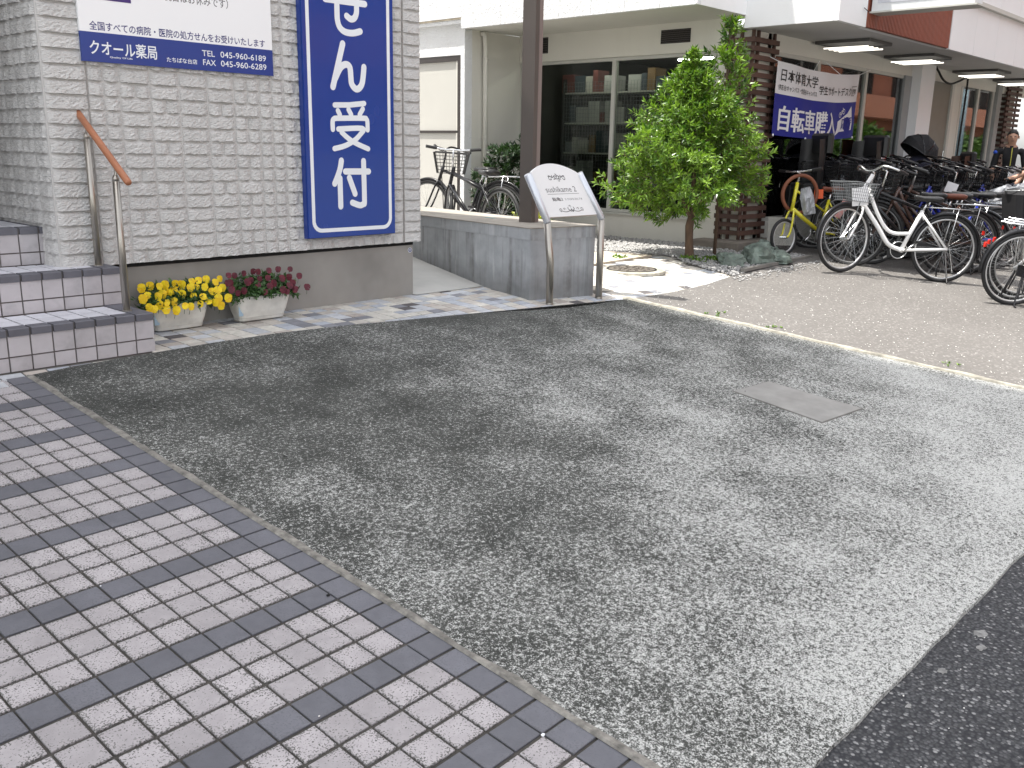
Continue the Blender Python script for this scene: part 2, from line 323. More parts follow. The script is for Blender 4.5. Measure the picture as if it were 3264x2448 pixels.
M_bikedark = mat('dark_wire', (0.06, 0.06, 0.06), 0.4, metal=0.5, var=0.1)
M_rimdark = mat('dark_rim', (0.20, 0.20, 0.20), 0.45, metal=0.5, var=0.06)
M_bikeblack = mat('black_enamel', (0.010, 0.010, 0.012), 0.30, var=0.1, coat=0.15, spec=0.35)
M_bikewhite = mat('white_enamel', (0.80, 0.80, 0.80), 0.25, var=0.03, coat=0.5)
M_bikeyellow = mat('yellow_enamel', (0.62, 0.56, 0.03), 0.25, var=0.06, coat=0.5)
M_bikeblue = mat('blue_enamel', (0.012, 0.03, 0.32), 0.25, var=0.06, coat=0.5)
M_bikered = mat('maroon_enamel', (0.13, 0.012, 0.012), 0.25, var=0.06, coat=0.5)
M_bikegrey = mat('grey_enamel', (0.16, 0.17, 0.18), 0.3, var=0.06, coat=0.5)
M_bikebrown = mat('brown_enamel', (0.06, 0.03, 0.022), 0.3, var=0.06, coat=0.4)
M_saddle = mat('black_vinyl', (0.016, 0.016, 0.017), 0.4, var=0.15, scale=20)
M_saddle_b = mat('brown_leather', (0.17, 0.05, 0.028), 0.45, var=0.15, scale=20)
M_redplastic = mat('red_reflector', (0.55, 0.02, 0.01), 0.25, var=0.1)
M_paper = mat('paper_tag', (0.78, 0.78, 0.80), 0.7, var=0.04, scale=3)
M_pink = mat('pink_tag', (0.62, 0.30, 0.28), 0.7, var=0.05, scale=3)
M_orange = mat('orange_tag', (0.72, 0.11, 0.03), 0.6, var=0.05)
M_plastic = mat('clear_poly_bag', (0.34, 0.35, 0.37), 0.25, var=0.08, scale=7)
M_cloth_n = mat('navy_cloth', (0.012, 0.013, 0.028), 0.85, var=0.2, scale=20)
M_cloth_k = mat('black_cloth', (0.010, 0.010, 0.012), 0.85, var=0.2, scale=20)
M_soil = mat('soil', (0.03, 0.022, 0.016), 0.95, var=0.3, scale=20)
M_bark = mat('bark', (0.105, 0.068, 0.045), 0.9, var=0.4, scale=16, bmp=0.8, bscale=40, streak=(1, 1, 0.35))
M_leaf = m_leaf('citrus_leaf', (0.032, 0.095, 0.012), (0.21, 0.34, 0.042), 0.32, 0.22)
M_leaf2 = m_leaf('shaded_shrub_leaf', (0.012, 0.032, 0.012), (0.035, 0.075, 0.026), 0.45, 0.15)  # dark green lowered further, with the shrub's shade put into the colour
M_leaf3 = m_leaf('golden_shrub_leaf', (0.13, 0.20, 0.02), (0.42, 0.40, 0.06), 0.5, 0.35)
M_pansy = m_leaf('pansy_leaf', (0.022, 0.06, 0.016), (0.07, 0.15, 0.04), 0.5, 0.2)
M_yellow = m_leaf('yellow_petal', (0.78, 0.45, 0.01), (0.90, 0.70, 0.015), 0.6, 0.25)
M_red = m_leaf('maroon_petal', (0.040, 0.002, 0.009), (0.135, 0.006, 0.022), 0.55, 0.2)
M_hedge = m_leaf('hedge_leaf', (0.03, 0.075, 0.012), (0.10, 0.19, 0.03), 0.6, 0.25)
M_apart = mat('salmon_brick', (0.42, 0.17, 0.105), 0.8, var=0.08, scale=1.5)
M_pale = mat('pale_concrete', (0.42, 0.41, 0.38), 0.9, var=0.12, scale=1.2)
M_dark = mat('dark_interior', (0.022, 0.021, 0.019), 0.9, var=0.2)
M_int = mat('interior_cream', (0.42, 0.37, 0.28), 0.8, var=0.05)
M_skin = mat('skin', (0.42, 0.24, 0.165), 0.5, var=0.05)
M_hair = mat('hair', (0.012, 0.010, 0.009), 0.5, var=0.1)
M_flagred = mat('hazed_red_cloth', (0.58, 0.13, 0.11), 0.75, var=0.05)  # red paled: haze of the reflections is put into the cloth colour
M_bannerw = mat('banner_white_cloth', (0.70, 0.695, 0.72), 0.8, var=0.03, scale=3)
M_bannerb = mat('banner_blue_cloth', (0.016, 0.02, 0.22), 0.8, var=0.04, scale=3)
M_ink = mat('black_ink', (0.015, 0.015, 0.017), 0.6, var=0.05)
M_tube = emit('lit_tube', (1.0, 0.96, 0.86), 0.65)
M_litter = mat('pale_litter', (0.70, 0.69, 0.66), 0.8, var=0.1)

# ---------------------------------------------------------------- ground shape
def G(x, y): return -0.0064 * x + 0.1071 * y                       # driveway plane, falls towards the street
def lerp(a, b, t): return a + (b - a) * max(0.0, min(1.0, t))
def Hb(x, y): return G(x, y) if y < 0.4 else lerp(G(x, 0.4), 0.045, (y - 0.4) / 0.5)      # tile band at the wall
def Hs(x, y):                                                       # bicycle shop side
    if y < 0.2: return G(min(x, 9.0), y)
    return lerp(G(min(x, 9.0), 0.2), 0.042, (y - 0.2) / 0.9)
def sheet(name, x0, x1, y0, y1, nx, ny, H, m, dz=0.0, skip=None):
    b = MB(); V = []; F = []
    for j in range(ny + 1):
        for i in range(nx + 1):
            x = x0 + (x1 - x0) * i / nx; y = y0 + (y1 - y0) * j / ny; V.append((x, y, H(x, y) + dz))
    for j in range(ny):
        for i in range(nx):
            if skip and skip(x0 + (x1 - x0) * (i + .5) / nx, y0 + (y1 - y0) * (j + .5) / ny): continue
            a = j * (nx + 1) + i; F.append((a, a + 1, a + nx + 2, a + nx + 1))
    b.add(V, F); return mk(name, b, m)
def polysheet(name, poly, H, m, dz=0.0, thick=0.0, parent=None):
    import bmesh
    bm = bmesh.new(); vs_ = [bm.verts.new((x, y, H(x, y) + dz)) for x, y in poly]; f = bm.faces.new(vs_)
    bmesh.ops.triangulate(bm, faces=bm.faces[:])
    me = bpy.data.meshes.new(name)
    if thick:
        r = bmesh.ops.extrude_face_region(bm, geom=bm.faces[:]); 
        for q in r['geom']:
            if isinstance(q, bmesh.types.BMVert): q.co.z -= thick
    bmesh.ops.recalc_face_normals(bm, faces=bm.faces[:]); bm.to_mesh(me); bm.free(); me.materials.append(m)
    return mk(name, me, m, parent)

EDGE_Y = -3.39
struct(sheet('ground', -250, 250, -250, 250, 2, 2, lambda x, y: -1.3, M_pale))
struct(sheet('street', -60, 90, -8.6, EDGE_Y + 0.03, 30, 6, lambda x, y: G(max(min(x, 9), -4), EDGE_Y) - 0.010 + 0.03 * (y - EDGE_Y), M_street))
# driveway slab: tile border on the left, curving tile band at the top, kerb on the right, street below
def kerb_x(y): return 4.40 + 0.185 * (0.05 - y)
band_edge = [(-0.4, 0.262), (-0.036, 0.285), (0.3, 0.325), (0.74, 0.36), (1.1, 0.383), (1.525, 0.388), (2.0, 0.352), (2.4, 0.294), (2.7, 0.255), (2.963, 0.212), (3.2, 0.16), (3.362, 0.116), (3.68, 0.05), (4.0, 0.03), (4.42, 0.03)]
def border_x(y): return 0.098 - 0.0345 * y
slab = [(border_x(EDGE_Y), EDGE_Y)]
n = 34
for i in range(1, n): slab.append((kerb_x(EDGE_Y) * i / n + border_x(EDGE_Y) * (1 - i / n), EDGE_Y + random.uniform(-0.005, 0.005)))
slab += [(kerb_x(EDGE_Y), EDGE_Y), (kerb_x(-1.5), -1.5), (kerb_x(0.0), 0.0)]
slab += [(x, y + random.uniform(-0.003, 0.003)) for x, y in reversed(band_edge) if x > border_x(0.3) + 0.02] + [(border_x(0.29), 0.29)]
struct(polysheet('driveway', slab, G, M_drive, 0.004, 0.05))
lip = MB(); N = 110; pa = []
for i in range(N + 1):
    y = 0.29 + (EDGE_Y - 0.29) * i / N; wd = 0.016 + 0.014 * (noise.noise((0, y * 5, 3)) + 0.6) + random.uniform(0, 0.006); x = border_x(y) - 0.008
    pa.append(((x, y, G(x, y) + 0.001), (x + 0.006, y, G(x, y) + 0.0075), (x + max(wd, 0.012), y, G(x, y) + 0.0045)))
for i in range(N):
    for k in (0, 1): lip.quad(pa[i][k], pa[i + 1][k], pa[i + 1][k + 1], pa[i][k + 1])
struct(mk('slab_mortar_edge', lip, mat('pale_mortar_edge', (0.21, 0.20, 0.18), 0.95, var=0.45, scale=30, bmp=0.6, bscale=160, dirt=0.7)))
# concrete cover let into the driveway
cov = thing('concrete_cover', 'smooth rectangular concrete cover set flush in the speckled driveway', 'drain cover', (3.26, -1.97, G(3.26, -1.97)))
polysheet('cover_slab', [(3.08, -1.69), (3.045, -2.23), (3.487, -2.255), (3.445, -1.71)], G, M_patch, 0.008, 0.03, cov)
polysheet('cover_joint', [(3.072, -1.685), (3.037, -2.236), (3.497, -2.262), (3.455, -1.702)], G, mat('cover_joint_dirt', (0.12, 0.115, 0.105), 0.95, var=0.4, scale=20), 0.0055, 0.02, cov)
# kerb strip between driveway and shop forecourt
kb = MB(); N = 130; rows = []
for i in range(N + 1):
    y = 0.06 + (EDGE_Y + 0.1 - 0.06) * i / N; x = kerb_x(y) + 0.014 * noise.noise((3, y * 5, 1)) + random.uniform(-0.004, 0.004); wd = 0.058 + 0.035 * noise.noise((7, y * 4, 1))
    rows.append([(x - 0.004, y, G(x, y)), (x + 0.004, y, G(x, y) + 0.016), (x + wd * 0.5, y, G(x, y) + 0.019 + 0.004 * noise.noise((1, y * 9, 2))), (x + wd, y, G(x, y) + 0.013), (x + wd + 0.006, y, G(x, y) - 0.005)])
for i in range(N):
    for k in range(4): kb.quad(rows[i][k], rows[i + 1][k], rows[i + 1][k + 1], rows[i][k + 1])
struct(mk('kerb', kb, M_kerb))
# shop forecourt asphalt
lot = [(kerb_x(0.0) + 0.035, 0.02), (kerb_x(EDGE_Y) + 0.035, EDGE_Y), (24, EDGE_Y), (24, 1.19), (8.52, 1.19), (8.3, 0.46), (6.62, 0.26), (6.2, 0.17), (5.6, 0.06), (5.0, 0.015)]
import bmesh
def grid_clip(name, poly, H, m, dz, step=0.35):
    bm = bmesh.new(); f = bm.faces.new([bm.verts.new((x, y, 0)) for x, y in poly]); bmesh.ops.triangulate(bm, faces=[f])
    ys = [q[1] for q in poly]; y = min(ys) + step
    while y < max(ys): bmesh.ops.bisect_plane(bm, geom=bm.verts[:] + bm.edges[:] + bm.faces[:], plane_co=(0, y, 0), plane_no=(0, 1, 0)); y += step
    for xx in (9.0,): bmesh.ops.bisect_plane(bm, geom=bm.verts[:] + bm.edges[:] + bm.faces[:], plane_co=(xx, 0, 0), plane_no=(1, 0, 0))
    for v in bm.verts: v.co.z = H(v.co.x, v.co.y) + dz
    me = bpy.data.meshes.new(name); bm.to_mesh(me); bm.free(); me.materials.append(m); return mk(name, me, m)
struct(grid_clip('shop_forecourt', lot, Hs, M_lot, 0.006, 0.15))

# ---------------------------------------------------------------- paving tiles of the left forecourt
ti = Vector((0.034, -0.9937, -0.1067)).normalized(); tv = Vector((-0.9993, -0.0343, 0.0027)); tv = (tv - ti * tv.dot(ti)).normalized(); tn = tv.cross(ti); tn = tn if tn.z > 0 else -tn
def tile_mesh(name, m, hx, hy, th=0.012, b=0.0016):
    q = MB(); q.bbox(-hx, hx, -hy, hy, -th, 0, b); return q.mesh(name, m)
T_p = [tile_mesh('pale_tile', M_ptile, 0.0455 + d, 0.0445 + e) for d, e in ((0, 0), (0.0006, -0.0005), (-0.0007, 0.0006))]
T_d = [tile_mesh('dark_tile', M_dtile, 0.0458 + d, 0.0450 + e) for d, e in ((0, 0), (0.0006, -0.0004))]
T_b = [tile_mesh('border_tile', M_dtile, 0.0468, 0.0462), tile_mesh('border_tile', M_dtile, 0.0472, 0.0456)]
bed = MB(); P = lambda i, v: ti * (i * 0.1) + tv * (v * 0.0983)
def bedq(i0, i1, v0, v1, dz):
    bed.quad(*[P(i, v) + tn * dz for i, v in ((i0, v0), (i0, v1), (i1, v1), (i1, v0))])
bedq(-4, 38, -1.04, 26, -0.0055)
paving = struct(mk('forecourt_paving', bed, M_mortar))
cand = []
for r in range(-3, 37):
    for c in range(-1, 26):
        p = P(r + 0.5, c + 0.5)
        if in_view(p, 0.35): cand.append((not in_view(p, 0.03), dist(p), r, c))
cand.sort(); used = {'border_tile': 0, 'dark_tile': 0, 'pale_tile': 0}; fringe = MB()
for (out_, d_, r, c) in cand:
    p = P(r + 0.5, c + 0.5); border = c == -1; dark = (r % 4 == 0); nm = 'border_tile' if border else ('dark_tile' if dark else 'pale_tile')
    me = random.choice(T_b if border else (T_d if dark else T_p)); jt = Vector((random.uniform(-.0007, .0007), random.uniform(-.0007, .0007), random.uniform(-.0005, .0005)))
    a = random.uniform(-0.004, 0.004); ex = (tv * math.cos(a) + ti * math.sin(a)); ey = tn.cross(ex); mx_ = frame_m(p + jt, ex, ey, tn)
    if used[nm] < 298 and not out_: used[nm] += 1; mk(nm, me, None, paving, mtx=mx_)
    else: fringe.cm = 1 if (border or dark) else 0; fringe.add([mx_ @ v.co for v in me.vertices], [tuple(f.vertices) for f in me.polygons])
o = mk('fringe_tiles', fringe, [mat('fringe_pale_tile', (0.36, 0.34, 0.35), 0.8), M_nose], paving); o['kind'] = 'stuff'

# ---------------------------------------------------------------- mosaic band along the pharmacy wall, and the sunlit path
mos = [((0.47, 0.44, 0.40), 5), ((0.44, 0.455, 0.48), 5), ((0.36, 0.385, 0.43), 3), ((0.54, 0.52, 0.47), 5), ((0.40, 0.36, 0.325), 2), ((0.095, 0.088, 0.09), 0.6), ((0.20, 0.205, 0.225), 1.1)]
M_mos = [mat('mosaic_tile_%d' % i, c, 0.75, var=0.16, scale=26, rnd=0.10, bmp=0.25, bscale=160) for i, (c, k) in enumerate(mos)]
def mosaic_meshes(hx, hy): return [tile_mesh('mosaic_tile', m, hx, hy, 0.012, 0.0014) for m in M_mos]
wts = [k for c, k in mos]
def inside(poly, x, y):
    r = False; j = len(poly) - 1
    for i in range(len(poly)):
        if (poly[i][1] > y) != (poly[j][1] > y) and x < (poly[j][0] - poly[i][0]) * (y - poly[i][1]) / (poly[j][1] - poly[i][1]) + poly[i][0]: r = not r
        j = i
    return r
def lay(parent, poly, H, ang, px, py, off, meshes, limit=290):
    u = Vector((math.cos(ang), math.sin(ang), 0)); v = Vector((-math.sin(ang), math.cos(ang), 0)); got = []
    for i in range(-80, 120):
        for j in range(-60, 60):
            c = Vector((off[0], off[1], 0)) + u * (i * px + (j % 2) * 0.0) + v * (j * py)
            if inside(poly, c.x, c.y):
                z = H(c.x, c.y)
                if in_view((c.x, c.y, z), 0.3): got.append((not in_view((c.x, c.y, z), 0.01), dist((c.x, c.y, z)), c.x, c.y, z))
    got.sort()
    rest = {}
    for k, (o__, d, x, y, z) in enumerate(got):
        gx = (H(x + .02, y) - H(x - .02, y)) / .04; gy = (H(x, y + .02) - H(x, y - .02)) / .04
        nz = Vector((-gx, -gy, 1)).normalized(); ex = (u - nz * u.dot(nz)).normalized(); ey = nz.cross(ex)
        me = random.choices(meshes, wts)[0]
        if k < limit: mk('mosaic_tile', me, None, parent, mtx=frame_m((x, y, z), ex, ey, nz))
        else: rest.setdefault(me.materials[0].name, []).append((me, frame_m((x, y, z), ex, ey, nz)))
    if rest:
        b = MB(); ms = []
        for nm, L in rest.items():
            b.cm = len(ms); ms.append(L[0][0].materials[0])
            for me, mx_ in L: b.add([mx_ @ v.co for v in me.vertices], [tuple(p.vertices) for p in me.polygons])
        o = mk('mosaic_tiles', b, ms, parent); o['kind'] = 'stuff'
band_poly = [(-0.6, 0.20)] + [(x, y - 0.06) for x, y in band_edge if x < 4.3] + [(4.5, -0.02), (4.45, 0.30), (3.66, 0.40), (3.74, 0.93), (3.0, 0.93), (0.72, 0.93), (0.72, 0.38), (-0.6, 0.36)]
bb = MB(); nb = 60
for i in range(nb):
    for j in range(6):
        x0 = -0.6 + 5.2 * i / nb; x1 = -0.6 + 5.2 * (i + 1) / nb; y0 = -0.1 + 1.04 * j / 6; y1 = -0.1 + 1.04 * (j + 1) / 6
        bb.quad(*[(x, y, Hb(x, y) - 0.006) for x, y in ((x0, y0), (x1, y0), (x1, y1), (x0, y1))])
band = struct(mk('tile_band', bb, mat('mosaic_grout', (0.10, 0.093, 0.085), 0.95, var=0.2, scale=20)))
lay(band, [q for q in band_poly if True], Hb, 0.0, 0.1085, 0.0865, (0.03, 0.315), mosaic_meshes(0.0505, 0.0396), 295)
path_poly = [(4.46, -0.05), (4.9, -0.06), (5.5, -0.03), (6.25, 0.12), (6.33, 0.42), (6.52, 0.86), (6.78, 1.27), (4.3, 1.12), (4.32, 0.27)]
pb = MB()
for i in range(30):
    for j in range(14):
        x0 = 4.2 + 2.7 * i / 30; x1 = 4.2 + 2.7 * (i + 1) / 30; y0 = -0.12 + 1.42 * j / 14; y1 = -0.12 + 1.42 * (j + 1) / 14
        if inside(path_poly, (x0 + x1) / 2, (y0 + y1) / 2) or True: pb.quad(*[(x, y, Hs(x, y) - 0.009) for x, y in ((x0, y0), (x1, y0), (x1, y1), (x0, y1))])
path = struct(mk('garden_path', pb, mat('path_grout', (0.14, 0.13, 0.12), 0.95, var=0.2, scale=20)))
def hole(poly, cx, cy, rr, n_=20): return lambda x, y: inside(poly, x, y) and (x - cx) ** 2 + (y - cy) ** 2 > rr * rr
MHC = (5.62, 0.86)
_in = inside
def inside_hole(poly, x, y): return _in(poly, x, y) and (x - MHC[0]) ** 2 + (y - MHC[1]) ** 2 > 0.31 ** 2
inside = inside_hole
lay(path, path_poly, lambda x, y: Hs(x, y) - 0.002, -0.21, 0.1085, 0.0865, (5.2, 0.4), mosaic_meshes(0.0505, 0.0396), 260)
inside = _in

# manhole
mz = Hs(*MHC)
mh = thing('manhole', 'round iron manhole cover in a worn concrete ring on the sunlit path', 'manhole', (MHC[0], MHC[1], mz))
q = MB(); q.lathe([(0.235, -0.02), (0.235, 0.008), (0.31, 0.004), (0.318, -0.02)], 40, (MHC[0], MHC[1], mz)); mk('ring', q, M_kerb, mh)
q = MB(); q.lathe([(0.215, -0.02), (0.215, 0.011), (0.19, 0.012), (0.02, 0.012)], 40, (MHC[0], MHC[1], mz))
for a in range(12):
    for rr in (0.06, 0.11, 0.16):
        t = a * math.pi / 6 + rr * 9; q.obox((MHC[0] + rr * math.cos(t), MHC[1] + rr * math.sin(t), mz + 0.014), (0.012, 0, 0), (0, 0.008, 0), (0, 0, 0.002))
lid = mk('lid', q, M_iron, mh)
q = MB(); q.lathe([(0.222, -0.02), (0.222, 0.0125), (0.235, 0.0125), (0.235, -0.02)], 40, (MHC[0], MHC[1], mz)); mk('frame', q, M_black, mh)
# tan concrete slab
ts = polysheet('concrete_slab', [(4.35, 1.06), (5.72, 1.24), (6.60, 1.31), (6.52, 1.86), (4.5, 1.86)], lambda x, y: 0.052, M_tan, 0.006, 0.05); struct(ts)
# garden earth and gravel
struct(grid_clip('garden_bed', [(3.9, 0.9), (6.2, 0.17), (8.5, 0.45), (8.5, 1.6), (8.06, 1.6), (8.06, 6.4), (3.75, 6.4)], lambda x, y: Hs(x, y) - 0.010 if y < 1.1 else 0.030, mat('garden_soil', (0.30, 0.29, 0.285), 0.95, var=0.25, scale=25), 0.0, 0.3))

# ---------------------------------------------------------------- entrance steps
st = thing('entrance_steps', 'tiled entrance steps with dark nosing tiles at the left edge', 'steps', (0.2, 0.6, 0.03))
TP = 0.1015
def step(yf, yb, x1, ztop, zbot, xlim=-1.2):
    q = MB(); q.box(xlim, x1 - 0.006, yf + 0.006, yb, zbot - 0.06, ztop - 0.006); core = mk('step_core', q, mat('step_grout', (0.135, 0.12, 0.115), 0.95, var=0.2, scale=20), st)
    nx = int((x1 - xlim) / TP)
    # riser tiles, counted from the right end
    zt = ztop - 0.036; rows = [(zt - 0.094, zt)]; 
    zz = zt - 0.094 - 0.0075
    rows.append((max(zz - 0.094, zbot + 0.002), zz))
    for i in range(nx):
        xa = x1 - i * TP; xb = xa - TP + 0.0075
        if i == 0: xb = xa - 0.074 + 0.0 if False else xb
        for (za, zb) in rows:
            if zb - za < 0.012: continue
            if in_view(((xa + xb) / 2, yf, (za + zb) / 2), 0.3):
                q = MB(); q.box(xb, xa, yf, yf + 0.012, za, zb); mk('riser_tile', q, M_rtile, st)
        # nosing
        if in_view(((xa + xb) / 2, yf, ztop), 0.3):
            q = MB(); c0 = 0.004
            prof = [(yf - 0.006, ztop - 0.036), (yf - 0.006, ztop - c0), (yf - 0.006 + c0, ztop), (yf + 0.072, ztop), (yf + 0.072, ztop - 0.012), (yf + 0.003, ztop - 0.036)]
            q.prism([(xa, y, z) for y, z in prof], (xb + 0.004 - xa, 0, 0)); mk('nosing_tile', q, M_nose, st)
        if i > 0:
            yy = yf + 0.0775
            while yy < yb - 0.03 and i > 0:
                ye = min(yy + 0.1325, yb)
                if in_view(((xa + xb) / 2, (yy + ye) / 2, ztop), 0.3):
                    q = MB(); q.box(xb + 0.003, xa, yy, ye - 0.004, ztop - 0.010, ztop - 0.001); mk('tread_tile', q, M_ttile, st)
                yy = ye + 0.003
        else:
            q = MB(); q.box(xb + 0.003, xa, yf + 0.0735, yb, ztop - 0.010, ztop); mk('side_nosing_tile', q, M_nose, st)
    # right flank
    q = MB(); yy = yf + 0.012
    while yy < yb - 0.02:
        ye = min(yy + TP - 0.0075, yb)
        for (za, zb) in rows: q.box(x1 - 0.012, x1 - 0.0005, yy, ye, za, zb)
        yy = ye + 0.0075
    mk('flank_tiles', q, M_rtile, st)
step(0.392, 0.765, 0.757, 0.240, 0.036)
step(0.757, 1.13, 0.765, 0.440, 0.240)
step(1.118, 2.6, 0.60, 0.640, 0.440)
q = MB(); q.bbox(-0.9, 0.30, 1.30, 2.1, 0.641, 0.655, 0.004)
tag(mk('door_mat', q, M_black), 'black door mat on the top step landing', 'mat')

# handrail
hr = thing('handrail', 'short wooden handrail on two steel posts beside the entrance steps', 'handrail', (0.70, 0.52, 0.24))
for (x, y, z0, h) in ((0.684, 0.525, 0.24, 0.690), (0.706, 0.872, 0.44, 0.695)):
    q = MB(); q.tube([(x, y, z0), (x, y, z0 + h - 0.03)], 0.0175, 16); q.tube([(x, y, z0 + h - 0.03), (x, y, z0 + h - 0.015), (x, y, z0 + h)], [0.0175, 0.0165, 0.011], 16); p = mk('post', q, M_steel, hr, True)
    q = MB(); q.tube([(x, y, z0 + h - 0.005), (x + 0.006, y + 0.004, z0 + h + 0.030)], 0.008, 8); mk('bracket', q, M_steel, p)
    q = MB(); q.lathe([(0.024, 0), (0.024, 0.004), (0.018, 0.006)], 16, (x, y, z0)); mk('base_collar', q, M_steel, p)
q = MB(); A = Vector((0.697, 0.99, 1.272)); B = Vector((0.697, 0.410, 0.892)); d = (B - A).normalized()
q.tube([A, A + d * 0.004, A + d * 0.012, B - d * 0.012, B - d * 0.004, B], [0.010, 0.0155, 0.0178, 0.0178, 0.0155, 0.010], 16); mk('rail', q, M_wood, hr, True)

# ---------------------------------------------------------------- pharmacy building
WX0, WX1, WY = 0.532, 3.073, 0.925          # siding corner left, right end, siding joint plane
ph = thing('pharmacy_building', 'building clad in pale split-stone siding with a grey plinth and blue signs', 'building', (1.8, 0.95, 0.04))
ZB = 0.430
q = MB(); q.box(WX0 + 0.012, WX1 - 0.004, WY - 0.0005, 9.0, ZB + 0.002, 5.6); q.box(-9, WX0 + 0.02, 2.9, 9.0, 0.2, 5.6); q.box(-9, WX0 + 0.02, WY + 0.2, 2.9, 2.9, 5.6); mk('wall', q, M_sidebase, ph)
q = MB(); q.box(0.60, 3.012, 0.945, 9.0, -0.3, ZB - 0.022); mk('plinth', q, M_plinth, ph)
q = MB(); q.box(-0.85, -0.70, WY + 0.02, 2.9, -0.1, 2.9); mk('porch_side_wall', q, M_sidebase, ph)  # unseen wall added to keep skylight out of the entrance recess
q = MB(); q.box(-0.70, WX0 - 0.005, WY + 0.05, 2.9, 2.55, 2.62); mk('porch_ceiling', q, M_sidebase, ph)  # unseen ceiling added to darken the recess from above
q = MB(); q.box(0.60, 3.03, 0.962, 9.0, ZB - 0.0225, ZB + 0.004); mk('drip_gap', q, M_black, ph)
# unseen tall block added above the roof, shaped to shade the driveway
H_ = 27.0; kx = -AZ.x / math.tan(EL) / AZ.length; ky = AZ.y / math.tan(EL) / AZ.length
pA = (4.28 - kx * (H_ - 0.03), 0.3 + ky * (H_ - 0.03)); pB = (4.86 - kx * (H_ + 0.28), -2.5 + ky * (H_ + 0.28))
dx = (pA[0] - pB[0]) / (pA[1] - pB[1]); xr = lambda y: pB[0] + dx * (y - pB[1])
q = MB(); q.prism([(-14, 0.96, 5.6), (xr(0.96), 0.96, 5.6), (xr(14), 14, 5.6), (-14, 14, 5.6)], (0, 0, H_ - 5.6)); mk('upper_storeys', q, M_sidebase, ph)
q = MB()
for fl in range(7):
    for c in range(4):
        z = 6.6 + fl * 2.9; x = -2.4 - c * 2.6; q.box(x - 0.8, x + 0.8, 0.93, 0.955, z, z + 1.4)
mk('upper_windows', q, M_dark, ph)
# split-face blocks
CH = 0.0745; CW = 0.1715
def block_mesh(wd, seed):
    rnd = random.Random(seed); nx = max(5, int(wd / 0.0135)); nz = 6; b = MB(); V = []; F = []; hw = wd / 2 - 0.0048; hh = CH / 2 - 0.0045
    for j in range(nz + 1):
        t = j / nz
        for i in range(nx + 1):
            s = i / nx; x = -hw + 2 * hw * s; z = -hh + 2 * hh * t
            edge = min(min(s, 1 - s) * nx * 0.42 + 0.16, 1.0) * min((1 - t) * nz * 0.8 + 0.05, 1.0)
            lump = noise.noise((x * 46 + seed * 7.1, z * 95, seed * 1.7)) * 0.8 + rnd.uniform(-1, 1) * 0.5
            dep = (0.0125 + 0.0062 * (1 - t) + 0.0042 * lump) * (0.10 + 0.90 * edge)
            if j == 0: z += rnd.uniform(-0.0025, 0.0035)
            if i in (0, nx): x += rnd.uniform(-0.002, 0.002)
            V.append((x, -dep, z))
    for j in range(nz):
        for i in range(nx): a = j * (nx + 1) + i; F.append((a, a + 1, a + nx + 2, a + nx + 1))
    m0 = len(V); V += [(-hw, 0.004, -hh), (hw, 0.004, -hh), (hw, 0.004, hh), (-hw, 0.004, hh)]
    F.append(tuple([m0, m0 + 1] + list(range(nx, -1, -1)))); F.append(tuple([m0 + 1, m0 + 2] + [j * (nx + 1) + nx for j in range(nz, -1, -1)]))
    F.append(tuple([m0 + 2, m0 + 3] + [nz * (nx + 1) + i for i in range(nx + 1)])); F.append(tuple([m0 + 3, m0] + [j * (nx + 1) for j in range(nz + 1)]))
    b.add(V, F); return b.mesh('siding_block', M_side)
BK = {'f': [block_mesh(CW, 10 + i) for i in range(7)], 'h': [block_mesh(CW / 2, 30 + i) for i in range(7)], 'c': [block_mesh(0.156, 50 + i) for i in range(5)], 'n': [block_mesh(0.100, 80 + i) for i in range(5)], 'k': [block_mesh(0.222, 60 + i) for i in range(5)]}
blocks = []
XJ = [0.754]                                   # panel joints
ncol = 0; cols = []; x = 0.754
while x + CW < 2.915 + 0.02: cols.append((x, x + CW)); x += CW
for r in range(36):
    z = ZB + CH * (r + 0.5)
    blocks.append((random.choice(BK['k']), (WX0 + 0.111, WY, z), 0)); 
    for ci, (xa, xb) in enumerate(cols):
        if (ci * 7 + r * 5 + (r * ci) % 3) % 5 in (0, 2): 
            for hx in (xa + CW / 4, xb - CW / 4): blocks.append((random.choice(BK['h']), (hx, WY, z), 0))
        else: blocks.append((random.choice(BK['f']), ((xa + xb) / 2, WY, z), 0))
    blocks.append((random.choice(BK['n']), (2.8595, WY, z), 0)); blocks.append((random.choice(BK['c']), (WX1 - 0.078, WY, z), 0))
    for k in range(10):                        # return wall of the entrance recess
        yc = WY + 0.004 + CW * (k + 0.5)
        if r < 1 or z > 0.45: 
            if (k + r) % 3 == 0:
                for dy in (-CW / 4, CW / 4): blocks.append((random.choice(BK['h']), (WX0, yc + dy, z), 1))
            else: blocks.append((random.choice(BK['f']), (WX0, yc, z), 1))
def hid(p): return (0.74 < p[0] < 1.87 and p[2] > 1.52 and p[1] < 1) or (2.12 < p[0] < 2.72 and p[2] > 0.56 and p[1] < 1)
blocks = [b for b in blocks if in_view(b[1], 0.35)]
blocks.sort(key=lambda b: (not in_view(b[1], 0.02), hid(b[1]), dist(b[1])))
rest = MB()
for k, (me, p, s) in enumerate(blocks):
    mx_ = frame_m(p, (1, 0, 0), (0, 1, 0), (0, 0, 1)) if s == 0 else frame_m(p, (0, -1, 0), (1, 0, 0), (0, 0, 1))
    if k < 298: mk('siding_block', me, None, ph, mtx=mx_)
    else: rest.add([mx_ @ v.co for v in me.vertices], [tuple(f.vertices) for f in me.polygons])
o = mk('siding_blocks', rest, M_side, ph); o['kind'] = 'stuff'
q = MB(); q.box(WX0 - 0.004, WX0 + 0.013, WY + 0.001, 2.9, 0.436, 5.6); mk('recess_wall', q, M_sidebase, ph)
